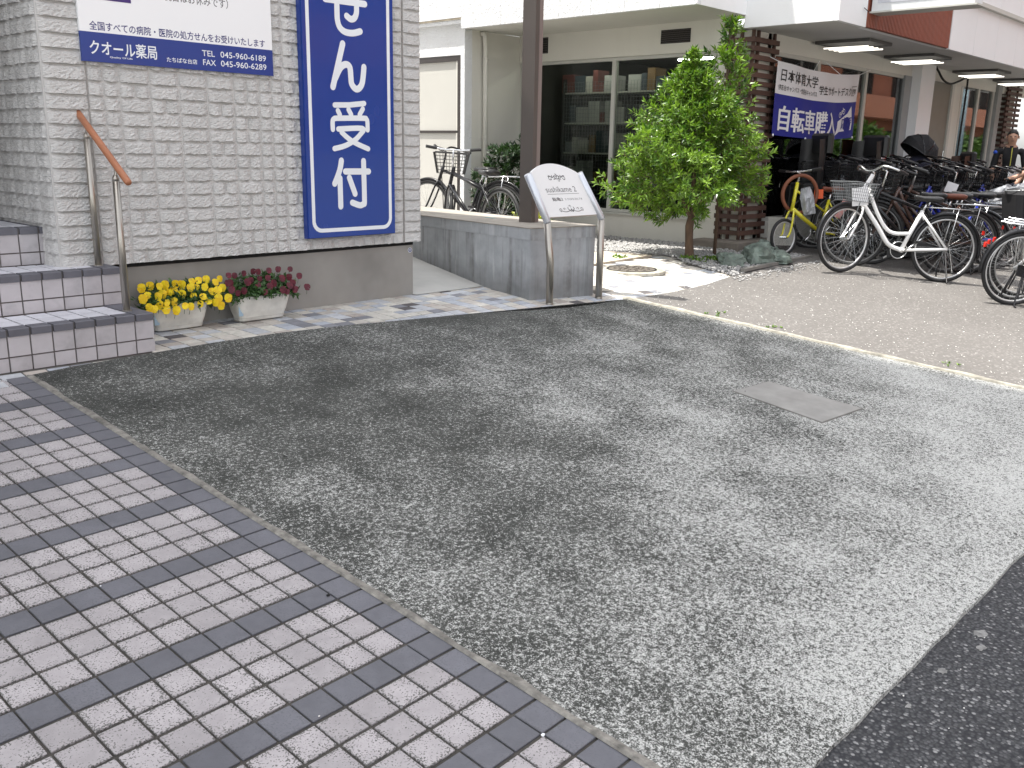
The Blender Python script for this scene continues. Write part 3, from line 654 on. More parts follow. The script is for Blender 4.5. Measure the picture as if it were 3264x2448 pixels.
for nm, x, wd in (('panel_joint', 0.752, 0.007), ('panel_joint', 2.0015, 0.012), ('panel_joint', 2.912, 0.009)):
    q = MB(); q.box(x - wd / 2, x + wd / 2, WY - 0.006, WY + 0.01, ZB, 3.2); mk(nm, q, mat('joint_sealant', (0.30, 0.285, 0.27), 0.7), ph)
# round sticker on the plinth corner
sk = thing('sticker', 'small round blue sticker with white marks on the grey plinth corner', 'sticker', (2.985, 0.943, 0.372))
def disc_xz(c, r, n_=24): return [(c[0] + r * math.cos(2 * math.pi * k / n_), c[1], c[2] + r * math.sin(2 * math.pi * k / n_)) for k in range(n_)]
q = MB(); q.prism(disc_xz((2.984, 0.9435, 0.372), 0.0185), (0, -0.0008, 0)); mk('rim', q, M_white, sk)
q = MB(); q.prism(disc_xz((2.984, 0.9427, 0.372), 0.0155), (0, -0.0006, 0)); mk('face', q, M_navy, sk)
q = MB()
for (dx_, dz_, w_, h_) in ((-0.006, 0.007, 0.004, 0.003), (0, 0.008, 0.003, 0.003), (0.006, 0.007, 0.004, 0.003), (0, 0.001, 0.011, 0.002), (-0.005, -0.006, 0.004, 0.003), (0.003, -0.006, 0.005, 0.003)):
    q.box(2.984 + dx_ - w_, 2.984 + dx_ + w_, 0.9413, 0.9420, 0.372 + dz_ - h_ / 2, 0.372 + dz_ + h_ / 2)
mk('marks', q, M_white, sk)

# ---------------------------------------------------------------- lettering
def text_mesh(s, size, weight=0.0, sx=1.0, space=1.0):
    c = bpy.data.curves.new('lettering', 'FONT'); c.body = s; c.size = size; c.offset = weight; c.space_character = space; c.resolution_u = 3; c.fill_mode = 'BOTH'
    o = bpy.data.objects.new('lettering', c); COL.objects.link(o); bpy.context.view_layer.update()
    me = bpy.data.meshes.new_from_object(o.evaluated_get(bpy.context.evaluated_depsgraph_get())); bpy.data.objects.remove(o); bpy.data.curves.remove(c)
    for v in me.vertices: v.co.x *= sx
    return me
def fit_text(s, x0, x1, height=None, weight=0.0):
    """letters fitted between x0 and x1 (width) and, if given, cap height"""
    me = text_mesh(s, 1.0, weight); xs = [v.co.x for v in me.vertices]; ys = [v.co.y for v in me.vertices]
    kx_ = (x1 - x0) / (max(xs) - min(xs)); ky_ = height / (max(ys) - min(ys)) if height else kx_; mx0 = min(xs); my0 = min(ys)
    for v in me.vertices: v.co.x = x0 + (v.co.x - mx0) * kx_; v.co.y = (v.co.y - my0) * ky_
    return me
def put_text(name, s, x0, x1, z0, h, y, m, parent, weight=0.0):
    me = fit_text(s, x0, x1, h, weight)
    for v in me.vertices: v.co = Vector((v.co.x, y, z0 + v.co.y))
    me.materials.append(m); return mk(name, me, None, parent)
def stroke(q, pts, wd, put, n_=8):
    """flat round-capped pen stroke, one joined outline piece per segment"""
    for a, b in zip(pts, pts[1:]):
        a = Vector(a); b = Vector(b); d = (b - a); 
        if d.length < 1e-6: continue
        d.normalize(); pn = Vector((-d.y, d.x)); poly = []
        for k in range(n_ + 1): t = math.pi / 2 + math.pi * k / n_; poly.append(a + (d * math.cos(t) + pn * math.sin(t)) * wd / 2)
        for k in range(n_ + 1): t = -math.pi / 2 + math.pi * k / n_; poly.append(b + (d * math.cos(t) + pn * math.sin(t)) * wd / 2)
        q.add([put(p) for p in poly], [tuple(range(len(poly)))])
def smooth_line(pts, n_=4):
    out = []; P_ = [Vector(p) for p in pts]
    for i in range(len(P_) - 1):
        p0 = P_[max(i - 1, 0)]; p1 = P_[i]; p2 = P_[i + 1]; p3 = P_[min(i + 2, len(P_) - 1)]
        for k in range(n_):
            t = k / n_; out.append(0.5 * ((2 * p1) + (p2 - p0) * t + (2 * p0 - 5 * p1 + 4 * p2 - p3) * t * t + (3 * p1 - p0 - 3 * p2 + p3) * t ** 3))
    return out + [P_[-1]]

# white pharmacy notice
ws = thing('pharmacy_notice', 'white wall sign with blue lower band, phone numbers and Japanese lettering', 'sign', (1.30, 0.905, 1.496))
q = MB(); q.box(0.729, 1.870, 0.896, 0.918, 1.496, 2.75); mk('panel', q, M_whitesign, ws)
q = MB(); q.box(0.7285, 1.8705, 0.8952, 0.910, 1.4955, 1.6425); mk('blue_band', q, M_blue2, ws)
yf = 0.8945
put_text('lettering', '全国すべての病院・医院の処方せんをお受けいたします', 0.780, 1.820, 1.652, 0.045, 0.8955, M_navy, ws, 0.012)
put_text('lettering', 'クオール薬局', 0.772, 1.138, 1.531, 0.072, 0.8945, M_white, ws, 0.014)
put_text('lettering', 'Quality Of Life', 0.875, 0.998, 1.518, 0.011, 0.8945, M_white, ws, 0.012)
put_text('lettering', 'たちばな台店', 1.192, 1.374, 1.5245, 0.027, 0.8945, M_white, ws, 0.012)
put_text('lettering', 'TEL', 1.407, 1.486, 1.574, 0.031, 0.8945, M_white, ws, 0.006); put_text('lettering', '045-960-6189', 1.522, 1.822, 1.574, 0.033, 0.8945, M_white, ws, 0.006)
put_text('lettering', 'FAX', 1.410, 1.490, 1.525, 0.031, 0.8945, M_white, ws, 0.006); put_text('lettering', '045-960-6289', 1.522, 1.823, 1.525, 0.033, 0.8945, M_white, ws, 0.006)
put_text('lettering', '祝日はお休みです）', 1.20, 1.588, 1.842, 0.052, 0.8955, M_grey_ink, ws, 0.004)
q = MB(); q.box(0.70 + 0.10, 1.013, 0.8950, 0.8962, 1.805, 2.05); mk('purple_block', q, M_purple, ws)

# blue vertical sign board
bs = thing('blue_sign', 'tall blue sign board with white rounded Japanese characters and white border', 'sign', (2.42, 0.88, 0.513))
q = MB(); q.bbox(0, 1, 0, 1, 0, 1, 0.0) if False else None
q = MB(); q.box(2.061, 2.776, 0.857, 0.914, 0.513, 3.35); mk('board', q, M_blue, bs)
q = MB(); q.box(2.055, 2.782, 0.868, 0.904, 0.508, 3.352); mk('edge_frame', q, M_blue2, bs)
def rrect(x0, x1, z0, z1, r, n_=7):
    out = []
    for cx_, cz_, a0 in ((x1 - r, z1 - r, 0), (x0 + r, z1 - r, 90), (x0 + r, z0 + r, 180), (x1 - r, z0 + r, 270)):
        for k in range(n_ + 1): a = rad(a0 + 90 * k / n_); out.append((cx_ + r * math.cos(a), cz_ + r * math.sin(a)))
    return out
o1 = rrect(2.088, 2.747, 0.545, 3.31, 0.072); o2 = rrect(2.113, 2.722, 0.570, 3.285, 0.050); q = MB(); nn = len(o1)
q.add([(x, 0.8562, z) for x, z in o1] + [(x, 0.8562, z) for x, z in o2], [(i, (i + 1) % nn, nn + (i + 1) % nn, nn + i) for i in range(nn)]); mk('border_line', q, M_white, bs)
STK = [[(2.2371, 1.9731), (2.5456, 1.9778)], [(2.3264, 2.0255), (2.325, 1.9095), (2.3275, 1.8564), (2.3437, 1.8179), (2.3827, 1.7948), (2.4452, 1.7928), (2.5046, 1.8088)], [(2.4776, 2.0445), (2.4787, 1.9538), (2.4757, 1.9128), (2.4586, 1.8839), (2.4297, 1.8754), (2.399, 1.8909)],
 [(2.3626, 1.7218), (2.2786, 1.4561)], [(2.2981, 1.5088), (2.3354, 1.5696), (2.3674, 1.5945), (2.3961, 1.5981), (2.4162, 1.5788), (2.4209, 1.5237), (2.4269, 1.4823), (2.4535, 1.4558), (2.4811, 1.456), (2.5077, 1.4836), (2.5201, 1.5302), (2.5282, 1.5925)],
 [(2.288, 1.3461), (2.4048, 1.3514), (2.5251, 1.3662)], [(2.3117, 1.3123), (2.3261, 1.2884)], [(2.3966, 1.3229), (2.4167, 1.2919)], [(2.513, 1.3314), (2.4859, 1.2946)], [(2.2685, 1.1954), (2.2685, 1.2444), (2.2806, 1.2609), (2.3119, 1.2655), (2.5133, 1.2727), (2.5395, 1.2679), (2.5485, 1.2502), (2.5491, 1.1995)],
 [(2.3114, 1.1987), (2.5069, 1.2078), (2.4871, 1.169), (2.4348, 1.1283), (2.3604, 1.0947), (2.2768, 1.0757)], [(2.3359, 1.1796), (2.3892, 1.1417), (2.4529, 1.1106), (2.5508, 1.0779)],
 [(2.329, 1.0008), (2.3173, 0.9504), (2.2964, 0.9022), (2.2711, 0.8549)], [(2.3142, 0.8888), (2.3148, 0.7075)], [(2.3596, 0.9318), (2.5512, 0.9311)], [(2.5099, 0.9994), (2.5114, 0.7441), (2.5056, 0.7237), (2.489, 0.7127), (2.4657, 0.712), (2.4099, 0.7299)], [(2.3898, 0.8917), (2.4344, 0.7867)]]
for nm, sl, wd in (('character', slice(0, 3), 0.040), ('character', slice(3, 5), 0.042), ('character', slice(5, 12), 0.034), ('character', slice(12, 17), 0.0405)):
    q = MB(); lay_ = 0
    for s_ in STK[sl]:
        pts = smooth_line(s_, 4) if len(s_) > 3 else s_
        for a, b in zip(pts, pts[1:]):
            lay_ += 1; stroke(q, [a, b], wd, lambda p: (p[0], 0.8556 - lay_ * 0.000012, p[1]), 6)
    mk(nm, q, M_white, bs)

# ---------------------------------------------------------------- flower planters
def leaf_tuft(q, sh, c, r, n_, ln, rnd, up=0.5):
    for _ in range(n_):
        d = Vector((rnd.gauss(0, 1), rnd.gauss(0, 1), rnd.gauss(up, 0.8))).normalized(); p = Vector(c) + Vector((rnd.uniform(-r, r), rnd.uniform(-r, r), rnd.uniform(-r, r) * 0.7))
        add_leaf(q, sh, p, d, ln * rnd.uniform(0.7, 1.25), 0.42, rnd)
def add_leaf(q, sh, p, d, L, wr, rnd, s=None):
    side = d.cross(Vector((rnd.gauss(0, .6), rnd.gauss(0, .6), 1.0))); side = side.normalized() if side.length > 1e-4 else d.orthogonal().normalized(); nrm = side.cross(d); w_ = L * wr * 0.5
    a = p; m1 = p + d * L * 0.38 + side * w_ - nrm * L * 0.03; m2 = p + d * L * 0.38 - side * w_ - nrm * L * 0.03; mid = p + d * L * 0.42 + nrm * L * 0.05; tip = p + d * L - nrm * L * 0.10
    q.add([a, m1, tip, m2, mid], [(0, 1, 4), (1, 2, 4), (2, 3, 4), (3, 0, 4)]); v = rnd.random() if s is None else s; sh += [v] * 4
def shade(o, sh):
    at = o.data.attributes.new('shade', 'FLOAT', 'FACE'); at.data.foreach_set('value', sh); return o
def pansy(q, sh, c, nrm, r, rnd):
    nrm = nrm.normalized(); u = nrm.orthogonal().normalized(); u = (Vector((0, 0, 1)) - nrm * nrm.z); u = u.normalized() if u.length > 0.1 else nrm.orthogonal().normalized(); v = nrm.cross(u); c = Vector(c)
    for k, (ang, ln, wd, back) in enumerate(((125, 0.95, 0.75, 0.06), (55, 0.95, 0.75, 0.06), (195, 0.85, 0.7, 0.02), (-15, 0.85, 0.7, 0.02), (270, 1.0, 0.95, 0.0))):
        a = rad(ang + rnd.uniform(-10, 10)); d = v * math.cos(a) + u * math.sin(a); s_ = nrm.cross(d); base = c - nrm * back * r; pts = [base]
        for t in range(7):
            f = -1 + 2 * t / 6; pts.append(base + d * ln * r * (0.62 + 0.42 * math.cos(f * 1.35)) + s_ * wd * r * 0.72 * math.sin(f * 1.5) - nrm * r * rnd.uniform(0.0, 0.10))
        q.add(pts, [(0, i, i + 1) for i in range(1, 7)]); pv = rnd.uniform(0.25, 1.0); sh += [pv] * 6
def planter(name, label, x0, x1, y0, y1, z0, h, m_fl, nfl, seed, top, bulge, right_hang):
    rnd = random.Random(seed); t = thing(name, label, 'planter', ((x0 + x1) / 2, (y0 + y1) / 2, z0))
    def ring(ex, z, r=0.028):
        out = []
        for cx_, cy_, a0 in ((x1 + ex - r, y1 + ex - r, 0), (x0 - ex + r, y1 + ex - r, 90), (x0 - ex + r, y0 - ex + r, 180), (x1 + ex - r, y0 - ex + r, 270)):
            for k in range(6): a = rad(a0 + 90 * k / 5); out.append((cx_ + r * math.cos(a), cy_ + r * math.sin(a), z))
        return out
    def loft(nm, lv, par=t, m=M_planter, smooth=False):
        q = MB(); V = []
        for ex, z in lv: V += ring(ex, z)
        n_ = 24; F = [(i * n_ + k, i * n_ + (k + 1) % n_, (i + 1) * n_ + (k + 1) % n_, (i + 1) * n_ + k) for i in range(len(lv) - 1) for k in range(n_)] + [tuple(range(n_ - 1, -1, -1)), tuple((len(lv) - 1) * n_ + k for k in range(n_))]
        q.add(V, F); return mk(nm, q, m, par, smooth)
    tr = loft('trough', [(-0.004, z0 + 0.026), (0.006, z0 + 0.06), (0.022, z0 + h - 0.020), (0.022, z0 + h - 0.012)])
    loft('saucer', [(-0.022, z0), (-0.008, z0 + 0.006), (-0.003, z0 + 0.022), (-0.001, z0 + 0.0255)])
    loft('rim', [(0.020, z0 + h - 0.0118), (0.031, z0 + h - 0.010), (0.033, z0 + h - 0.002), (0.027, z0 + h), (0.018, z0 + h - 0.001)])
    loft('soil', [(0.012, z0 + h - 0.0105), (0.012, z0 + h + 0.001)], tr, M_soil)
    q = MB(); sh = []; yel = 'yellow' in label
    for _ in range(int(400 * (x1 - x0) / 0.3)):
        x = rnd.uniform(x0 - 0.07, x1 + 0.05 + right_hang); t_ = rnd.random(); y = y0 - 0.055 + t_ * (y1 - y0 + 0.06) + rnd.uniform(-0.015, 0.02); e = max(0, x0 - x, x - x1)
        zz = z0 + h - 0.012 + rnd.random() * (0.03 + top * min(1.0, t_ * 1.8)) - e * 0.35
        leaf_tuft(q, sh, (x, y, zz), 0.012, 4, 0.034, rnd, 0.6)
    shade(mk('foliage', q, M_pansy, t), sh)
    spots = []; tries = 0
    while len(spots) < nfl and tries < 4000:
        tries += 1; x = rnd.uniform(x0 - 0.09, x1 + 0.08 + right_hang); t_ = rnd.random() ** 0.85; z = z0 + h + bulge[0] + t_ * bulge[1] + rnd.uniform(-0.014, 0.014)
        if all((x - a_) ** 2 + (z - c_) ** 2 > (0.036 if yel else 0.030) ** 2 for a_, b_, c_ in spots): spots.append((x, y0 - 0.085 + (t_ ** 1.3) * (y1 - y0 + 0.03) + rnd.uniform(-0.012, 0.008), z))
    for (x, y, z) in spots:
        q = MB(); sh = []; pansy(q, sh, (x, y, z), Vector((rnd.uniform(-0.9, 0.0), rnd.uniform(-1.2, -0.6), rnd.uniform(-0.1, 0.7))), rnd.uniform(0.020, 0.029) * (1.0 if yel else 0.84), rnd)
        fl = shade(mk('flower', q, m_fl, t), sh)
        q = MB(); q.tube([(x, y + 0.004, z - 0.002), (x + rnd.uniform(-.01, .01), y + 0.02, z - 0.05)], 0.0014, 4); mk('stalk', q, M_pansy, fl)
    return t
pl1 = planter('flower_planter', 'white plastic planter full of yellow pansies beside the steps', 0.965, 1.268, 0.795, 0.895, 0.046, 0.160, M_yellow, 42, 3, 0.085, (-0.022, 0.140), 0.06)
pl2 = planter('flower_planter', 'white plastic planter with dark red pansies against the grey plinth', 1.475, 1.800, 0.755, 0.862, 0.046, 0.158, M_red, 30, 5, 0.085, (0.018, 0.125), 0.03)
for k, (xx, zz) in enumerate(((0.957, 0.12), (1.466, 0.118))):
    q = MB(); q.box(xx - 0.0005, xx + 0.028, 0.7905 + (0 if k == 0 else -0.040), 0.7925 + (0 if k == 0 else -0.040), zz - 0.03, zz + 0.03); mk('label_patch', q, mat('faded_blue_label', (0.34, 0.47, 0.58), 0.6), (pl1, pl2)[k])

# ---------------------------------------------------------------- concrete planter wall, post, name sign
U = Vector((0.9888, -0.1494, 0)); Vd = Vector((0.1494, 0.9888, 0)); PW = Vector((3.61, 0.335, 0))
def pw(u, v, z): q_ = PW + U * u + Vd * v; return (q_.x, q_.y, z)
cw = thing('concrete_planter', 'low stained concrete planter wall beside the ramp, carrying a brown post', 'planter wall', pw(0.35, 0.7, 0.0))
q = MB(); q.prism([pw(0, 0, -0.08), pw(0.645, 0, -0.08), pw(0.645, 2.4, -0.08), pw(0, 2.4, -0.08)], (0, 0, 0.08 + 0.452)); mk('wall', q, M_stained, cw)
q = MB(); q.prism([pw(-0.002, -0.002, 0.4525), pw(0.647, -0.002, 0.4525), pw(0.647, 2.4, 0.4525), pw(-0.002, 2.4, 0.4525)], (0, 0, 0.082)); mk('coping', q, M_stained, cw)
q = MB(); q.prism([pw(-0.006, -0.006, 0.5350), pw(0.651, -0.006, 0.5350), pw(0.651, 2.4, 0.5350), pw(-0.006, 2.4, 0.5350)], (0, 0, 0.007)); mk('coping_top', q, M_cap, cw)
q = MB(); q.prism([pw(0.33, 0.88, 0.5425), pw(0.36, 0.88, 0.5425), pw(0.36, 1.00, 0.5425), pw(0.33, 1.00, 0.5425)], (0, 0, 0.002)); mk('tape', q, mat('faded_teal_tape', (0.25, 0.42, 0.42), 0.6), cw)
# ramp into the alley
rp = MB()
for j in range(14):
    for i in range(4):
        y0 = 0.90 + 5.6 * j / 14; y1 = 0.90 + 5.6 * (j + 1) / 14; e = lambda y, f: 3.0 + (3.615 + 0.151 * (min(y, 3.0) - 0.335) - 3.0 + 0.01) * f; zf = lambda y: 0.049 + 0.128 * (y - 0.9) if y < 3 else 0.318
        rp.quad(*[(e(y, f), y, zf(y)) for y, f in ((y0, i / 4), (y0, (i + 1) / 4), (y1, (i + 1) / 4), (y1, i / 4))])
struct(mk('ramp', rp, M_ramp))
# brown square post
po = thing('steel_post', 'tall square brown steel post standing on the concrete planter wall', 'post', (4.02, 0.72, 0.542))
cx_, cy_ = 4.028, 0.726
q = MB(); q.prism([(cx_ - 0.062, cy_ + 0.052, 0.542), (cx_ - 0.030, cy_ - 0.048, 0.542), (cx_ + 0.012, cy_ - 0.050, 0.542), (cx_ + 0.012, cy_ + 0.052, 0.542)], (0, 0, 3.2)); mk('shaft', q, M_post, po)
q = MB(); q.prism([(cx_ + 0.0125, cy_ - 0.044, 0.542), (cx_ + 0.034, cy_ - 0.047, 0.542), (cx_ + 0.034, cy_ + 0.05, 0.542), (cx_ + 0.0125, cy_ + 0.05, 0.542)], (0, 0, 3.2)); mk('flange', q, M_post2, po)
q = MB(); q.prism([(cx_ + 0.037, cy_ - 0.040, 0.542), (cx_ + 0.060, cy_ - 0.043, 0.542), (cx_ + 0.060, cy_ + 0.05, 0.542), (cx_ + 0.037, cy_ + 0.05, 0.542)], (0, 0, 3.2)); mk('flange', q, M_post2, po)
# name sign
ns = thing('name_sign', 'tilted white name sign between two bent steel tube posts', 'sign', (3.94, 0.17, -0.005))
TL = (Vector((3.620, 0.186, 0.598)), Vector((3.440, 0.222, 0.925))); TR = (Vector((4.205, 0.152, 0.600)), Vector((3.985, 0.205, 0.930)))
for (bx, by, bz), (b0, b1) in (((3.671, 0.188, -0.02), TL), ((4.213, 0.153, -0.03), TR)):
    q = MB(); q.tube([(bx, by, bz), (bx - 0.003, by, 0.30), tuple(b0 - Vector((0, 0, 0.006)))], 0.0265, 20); p = mk('leg', q, M_steel, ns, True)
    q = MB(); q.tube([tuple(b0 - Vector((0, 0, 0.008))), tuple(b0 + (b1 - b0) * 0.02), tuple(b1)], 0.0268, 20); mk('upper_tube', q, M_steel2, p, True)
    q = MB(); q.lathe([(0.029, 0.0), (0.029, 0.006), (0.0275, 0.01)], 20, (bx, by, G(bx, by))); mk('base_ring', q, M_steel, p)
e_x = ((TR[0] + TR[1]) / 2 - (TL[0] + TL[1]) / 2); e_y = ((TL[1] - TL[0]) + (TR[1] - TR[0])) / 2
sn = e_x.cross(e_y).normalized(); sn = sn if sn.y < 0 else -sn
O = (TL[0] + TR[0] + TL[1] + TR[1]) / 4 - e_y / 2
def sp(a, b, lift=0.0):            # a: -1..1 across, b: 0..1 up
    return O + e_x * (a / 2) + e_y * b + sn * lift
poly = [sp(-0.93, 0.09)] + [sp(0.93, 0.09)] + [sp(0.93 - 1.86 * k / 16, 0.985 + 0.235 * math.sin(math.pi * k / 16) ** 0.8) for k in range(17)]
q = MB(); q.prism([p - sn * 0.006 for p in poly], sn * 0.012); mk('panel', q, M_whitesign, ns)
q = MB(); q.tube([sp(-0.93, 0.083, 0.0), sp(0.93, 0.083, 0.0)], 0.007, 8); mk('bottom_rail', q, M_steel, ns)
def sign_text(s, a0, a1, b0, b1, m, wt):
    me = fit_text(s, 0, 1, 1.0, wt)
    for v in me.vertices: v.co = sp(lerp(a0, a1, v.co.x), b0 + (b1 - b0) * v.co.y, 0.0068)
    me.materials.append(m); mk('lettering', me, None, ns)
M_sgrey = mat('engraved_grey', (0.17, 0.17, 0.18), 0.6, var=0.05)
sign_text('sushikame 2', -0.60, 0.53, 0.615, 0.735, M_sgrey, 0.0); sign_text('鮨亀2', -0.52, -0.13, 0.425, 0.505, M_sgrey, 0.012); sign_text('たちばな台2-7-8', -0.06, 0.60, 0.433, 0.485, M_sgrey, 0.0)
q = MB(); put = lambda p: sp(p[0], p[1], 0.0067)
stroke(q, [(-0.60, 0.575), (0.58, 0.575)], 0.008, put, 2); mk('rule_line', q, M_sgrey, ns)
def spiral(cx_, cy_, r0, r1, a0, a1, n_=14): return [(cx_ + (r0 + (r1 - r0) * k / n_) * math.cos(rad(a0 + (a1 - a0) * k / n_)) * 1.0, cy_ + (r0 + (r1 - r0) * k / n_) * math.sin(rad(a0 + (a1 - a0) * k / n_)) * 0.62) for k in range(n_ + 1)]
q = MB()
for s in (-1, 1):
    stroke(q, [(s * (0.0 + 0.30 * t / 10), 0.945 + 0.018 * math.sin(t * 0.9)) for t in range(11)], 0.018, put, 2)
    stroke(q, [(s * x_, y_) for x_, y_ in spiral(0.24, 0.905, 0.075, 0.02, 95, -220)], 0.016, put, 2); stroke(q, [(s * 0.09, 0.95), (s * 0.05, 0.90), (s * 0.13, 0.89)], 0.02, put, 2); stroke(q, [(s * 0.15, 0.97), (s * 0.19, 0.93)], 0.022, put, 2)
stroke(q, spiral(0.03, 0.865, 0.06, 0.018, 150, -180), 0.014, put, 2); stroke(q, [(-0.02, 0.90), (0.0, 0.95), (0.03, 0.985), (-0.01, 1.0)], 0.02, put, 2); mk('scroll_ornament', q, M_sgrey, ns)
q = MB()
for s in (-1, 1):
    stroke(q, [(s * (0.05 + 0.36 * t / 10) + 0.02, 0.215 - 0.028 * math.sin(t * 0.32)) for t in range(11)], 0.015, put, 2)
    stroke(q, [(s * x_ + 0.02, y_) for x_, y_ in spiral(0.39, 0.235, 0.07, 0.02, -80, 200)], 0.014, put, 2); stroke(q, [(s * x_ + 0.02, y_) for x_, y_ in spiral(0.26, 0.245, 0.05, 0.015, 200, -90)], 0.012, put, 2)
    stroke(q, [(s * 0.04 + 0.02, 0.20), (s * 0.12 + 0.02, 0.25), (s * 0.10 + 0.02, 0.285)], 0.02, put, 2)
stroke(q, spiral(0.0, 0.305, 0.05, 0.016, -60, 220), 0.013, put, 2); stroke(q, [(-0.03, 0.19), (0.02, 0.245), (0.07, 0.19), (0.02, 0.20)], 0.024, put, 2); mk('scroll_ornament', q, M_sgrey, ns)

# ---------------------------------------------------------------- bicycle shop building
sh_ = thing('bicycle_shop', 'white bicycle shop building with overhanging upper floor and large shop windows', 'building', (8.1, 1.3, 0.04))
AX = 8.08; FX = 7.0; ZA = 2.535; CX = 7.968; CY = 0.17; ZC = 2.405; BY = 1.20; TOPZ = 3.55
def part(name, m, *boxes, par=None, smooth=False):
    q = MB()
    for b in boxes: q.box(*b)
    return mk(name, q, m, par or sh_, smooth)
part('wall', M_wall, (AX, AX + 0.16, 1.47, 4.6, -0.2, 0.330), (AX, AX + 0.16, 1.47, 4.6, 2.205, ZA), (AX, AX + 0.16, 1.47, 1.60, 0.331, 2.204))
part('window_sill', M_frame, (AX - 0.03, AX + 0.15, 1.60, 4.598, 0.3305, 0.352))
part('side_wall', M_wall, (7.08, 8.24, 4.601, 4.76, -0.2, ZA - 0.001))
part('soffit', M_wall, (FX + 0.02, 8.23, 1.227, 4.60, ZA, ZA + 0.05))
def vframe(y, w_=0.055): return part('window_frame', M_frame, (AX + 0.03, AX + 0.09, y - w_ / 2, y + w_ / 2, 0.353, 2.203))
for y in (1.63, 3.05, 4.57): vframe(y)
part('window_frame', M_frame, (AX + 0.032, AX + 0.088, 1.66, 4.54, 2.165, 2.2035)); part('window_frame', M_frame, (AX + 0.032, AX + 0.088, 1.66, 4.54, 0.3535, 0.39))
for a, b in ((1.657, 3.022), (3.078, 4.542)): part('pane', M_glass, (AX + 0.055, AX + 0.061, a, b, 0.391, 2.164))
for (a, b, c, d) in ((1.96, 2.363, 2.315, 2.466), (4.10, 4.47, 2.304, 2.500)):
    v = part('vent', M_black, (AX - 0.004, AX + 0.01, a, b, c, d))
    for k in range(7): z = c + (d - c) * (k + 0.5) / 7; part('louvre_blade', M_bronze, (AX - 0.010, AX - 0.0045, a + 0.006, b - 0.006, z - 0.006, z + 0.004), par=v)
# upper floor panels along the garden side
y = 1.207; k = 0
while y < 7.0:
    y2 = min(y + 0.452, 4.598) if y < 4.59 else y + 0.45
    part('fascia_panel', M_stucco, (FX, FX + 0.06, y + 0.0025, y2 - 0.0025, ZA - 0.004 if y < 4.59 else 2.662, TOPZ + 0.8)); y = y2; k += 1
part('upper_wall', M_stucco, (FX + 0.012, 8.2, 1.222, 7.0, ZA + 0.06, TOPZ + 0.79))
part('fascia_return', M_fascia, (FX + 0.062, CX - 0.002, 1.207, 1.222, ZA - 0.004, TOPZ + 0.8))
part('ledge_underside', mat('brown_ledge', (0.33, 0.29, 0.22), 0.9, var=0.35, scale=9), (FX + 0.002, FX + 0.085, 4.602, 7.0, 2.640, 2.6615))  # brown strip, darker than the panels above it
part('annex_wall', M_stucco, (FX + 0.07, FX + 0.2, 4.60, 4.672, -0.2, 2.639), (FX + 0.07, FX + 0.2, 4.672, 7.0, 2.232, 2.639), (FX + 0.13, FX + 0.2, 4.672, 7.0, -0.2, 2.231))
part('screen_frame', M_bronze, (FX + 0.075, FX + 0.125, 4.675, 4.735, 0.05, 2.23), (FX + 0.075, FX + 0.125, 4.735, 5.9, 2.165, 2.2305), (FX + 0.08, FX + 0.12, 4.735, 5.9, 1.285, 1.315), (FX + 0.08, FX + 0.12, 4.735, 5.9, 0.05, 0.11))
part('screen', M_screen, (FX + 0.098, FX + 0.104, 4.736, 5.9, 1.316, 2.164)); part('screen', M_screen, (FX + 0.098, FX + 0.104, 4.736, 5.9, 0.111, 1.284))
q = MB(); q.tube([(7.36, 4.60, 2.50), (7.36, 4.555, 2.50), (7.375, 4.545, 2.47), (7.385, 4.545, 2.3), (7.40, 4.545, 0.05)], 0.032, 12); pp = mk('downpipe', q, M_wall, sh_, True)
for z in (2.20, 1.24): q = MB(); q.torus((7.388, 4.545, z), (1, 0, 0), (0, 1, 0), 0.034, 0.008, 16, 6); mk('pipe_clip', q, M_wall, pp)
# canopy along the street side
part('canopy_soffit', M_soffit, (CX + 0.04, 20.0, CY + 0.04, BY + 0.06, ZC + 0.003, ZC + 0.05))
part('canopy_side', M_fascia, (CX, CX + 0.05, CY + 0.052, 1.225, ZC, TOPZ))
part('canopy_corner', M_fascia, (CX, 8.63, CY, CY + 0.05, ZC, TOPZ))
part('canopy_fill', M_fascia, (8.64, 11.16, CY + 0.055, CY + 0.10, ZC + 0.002, TOPZ))
lv = part('louvre_back', mat('louvre_shadow', (0.10, 0.028, 0.02), 0.8), (8.632, 11.164, CY + 0.028, CY + 0.054, ZC + 0.006, 3.4))
for k in range(64):
    x = 8.645 + 2.51 * k / 64; q = MB(); q.box(x, x + 0.0245, CY + 0.001, CY + 0.027, ZC + 0.010, 3.39); mk('louvre_slat', q, M_louver, lv)
x = 11.166
while x < 19.9:
    part('fascia_panel', M_fascia, (x + 0.003, x + 0.897, CY, CY + 0.05, ZC, TOPZ)); x += 0.9
part('canopy_roof', M_fascia, (CX + 0.05, 20.0, CY + 0.10, 1.22, TOPZ - 0.05, TOPZ - 0.01)); part('ledge_trim', M_frame, (11.2, 20, CY - 0.06, CY - 0.001, 3.0, 3.05))
part('upper_wall', M_fascia, (CX + 0.06, 20.0, 1.26, 1.5, TOPZ, 6.0)); part('roof', M_pale, (FX + 0.02, 20.0, 1.51, 9.0, 5.9, 6.1)); 
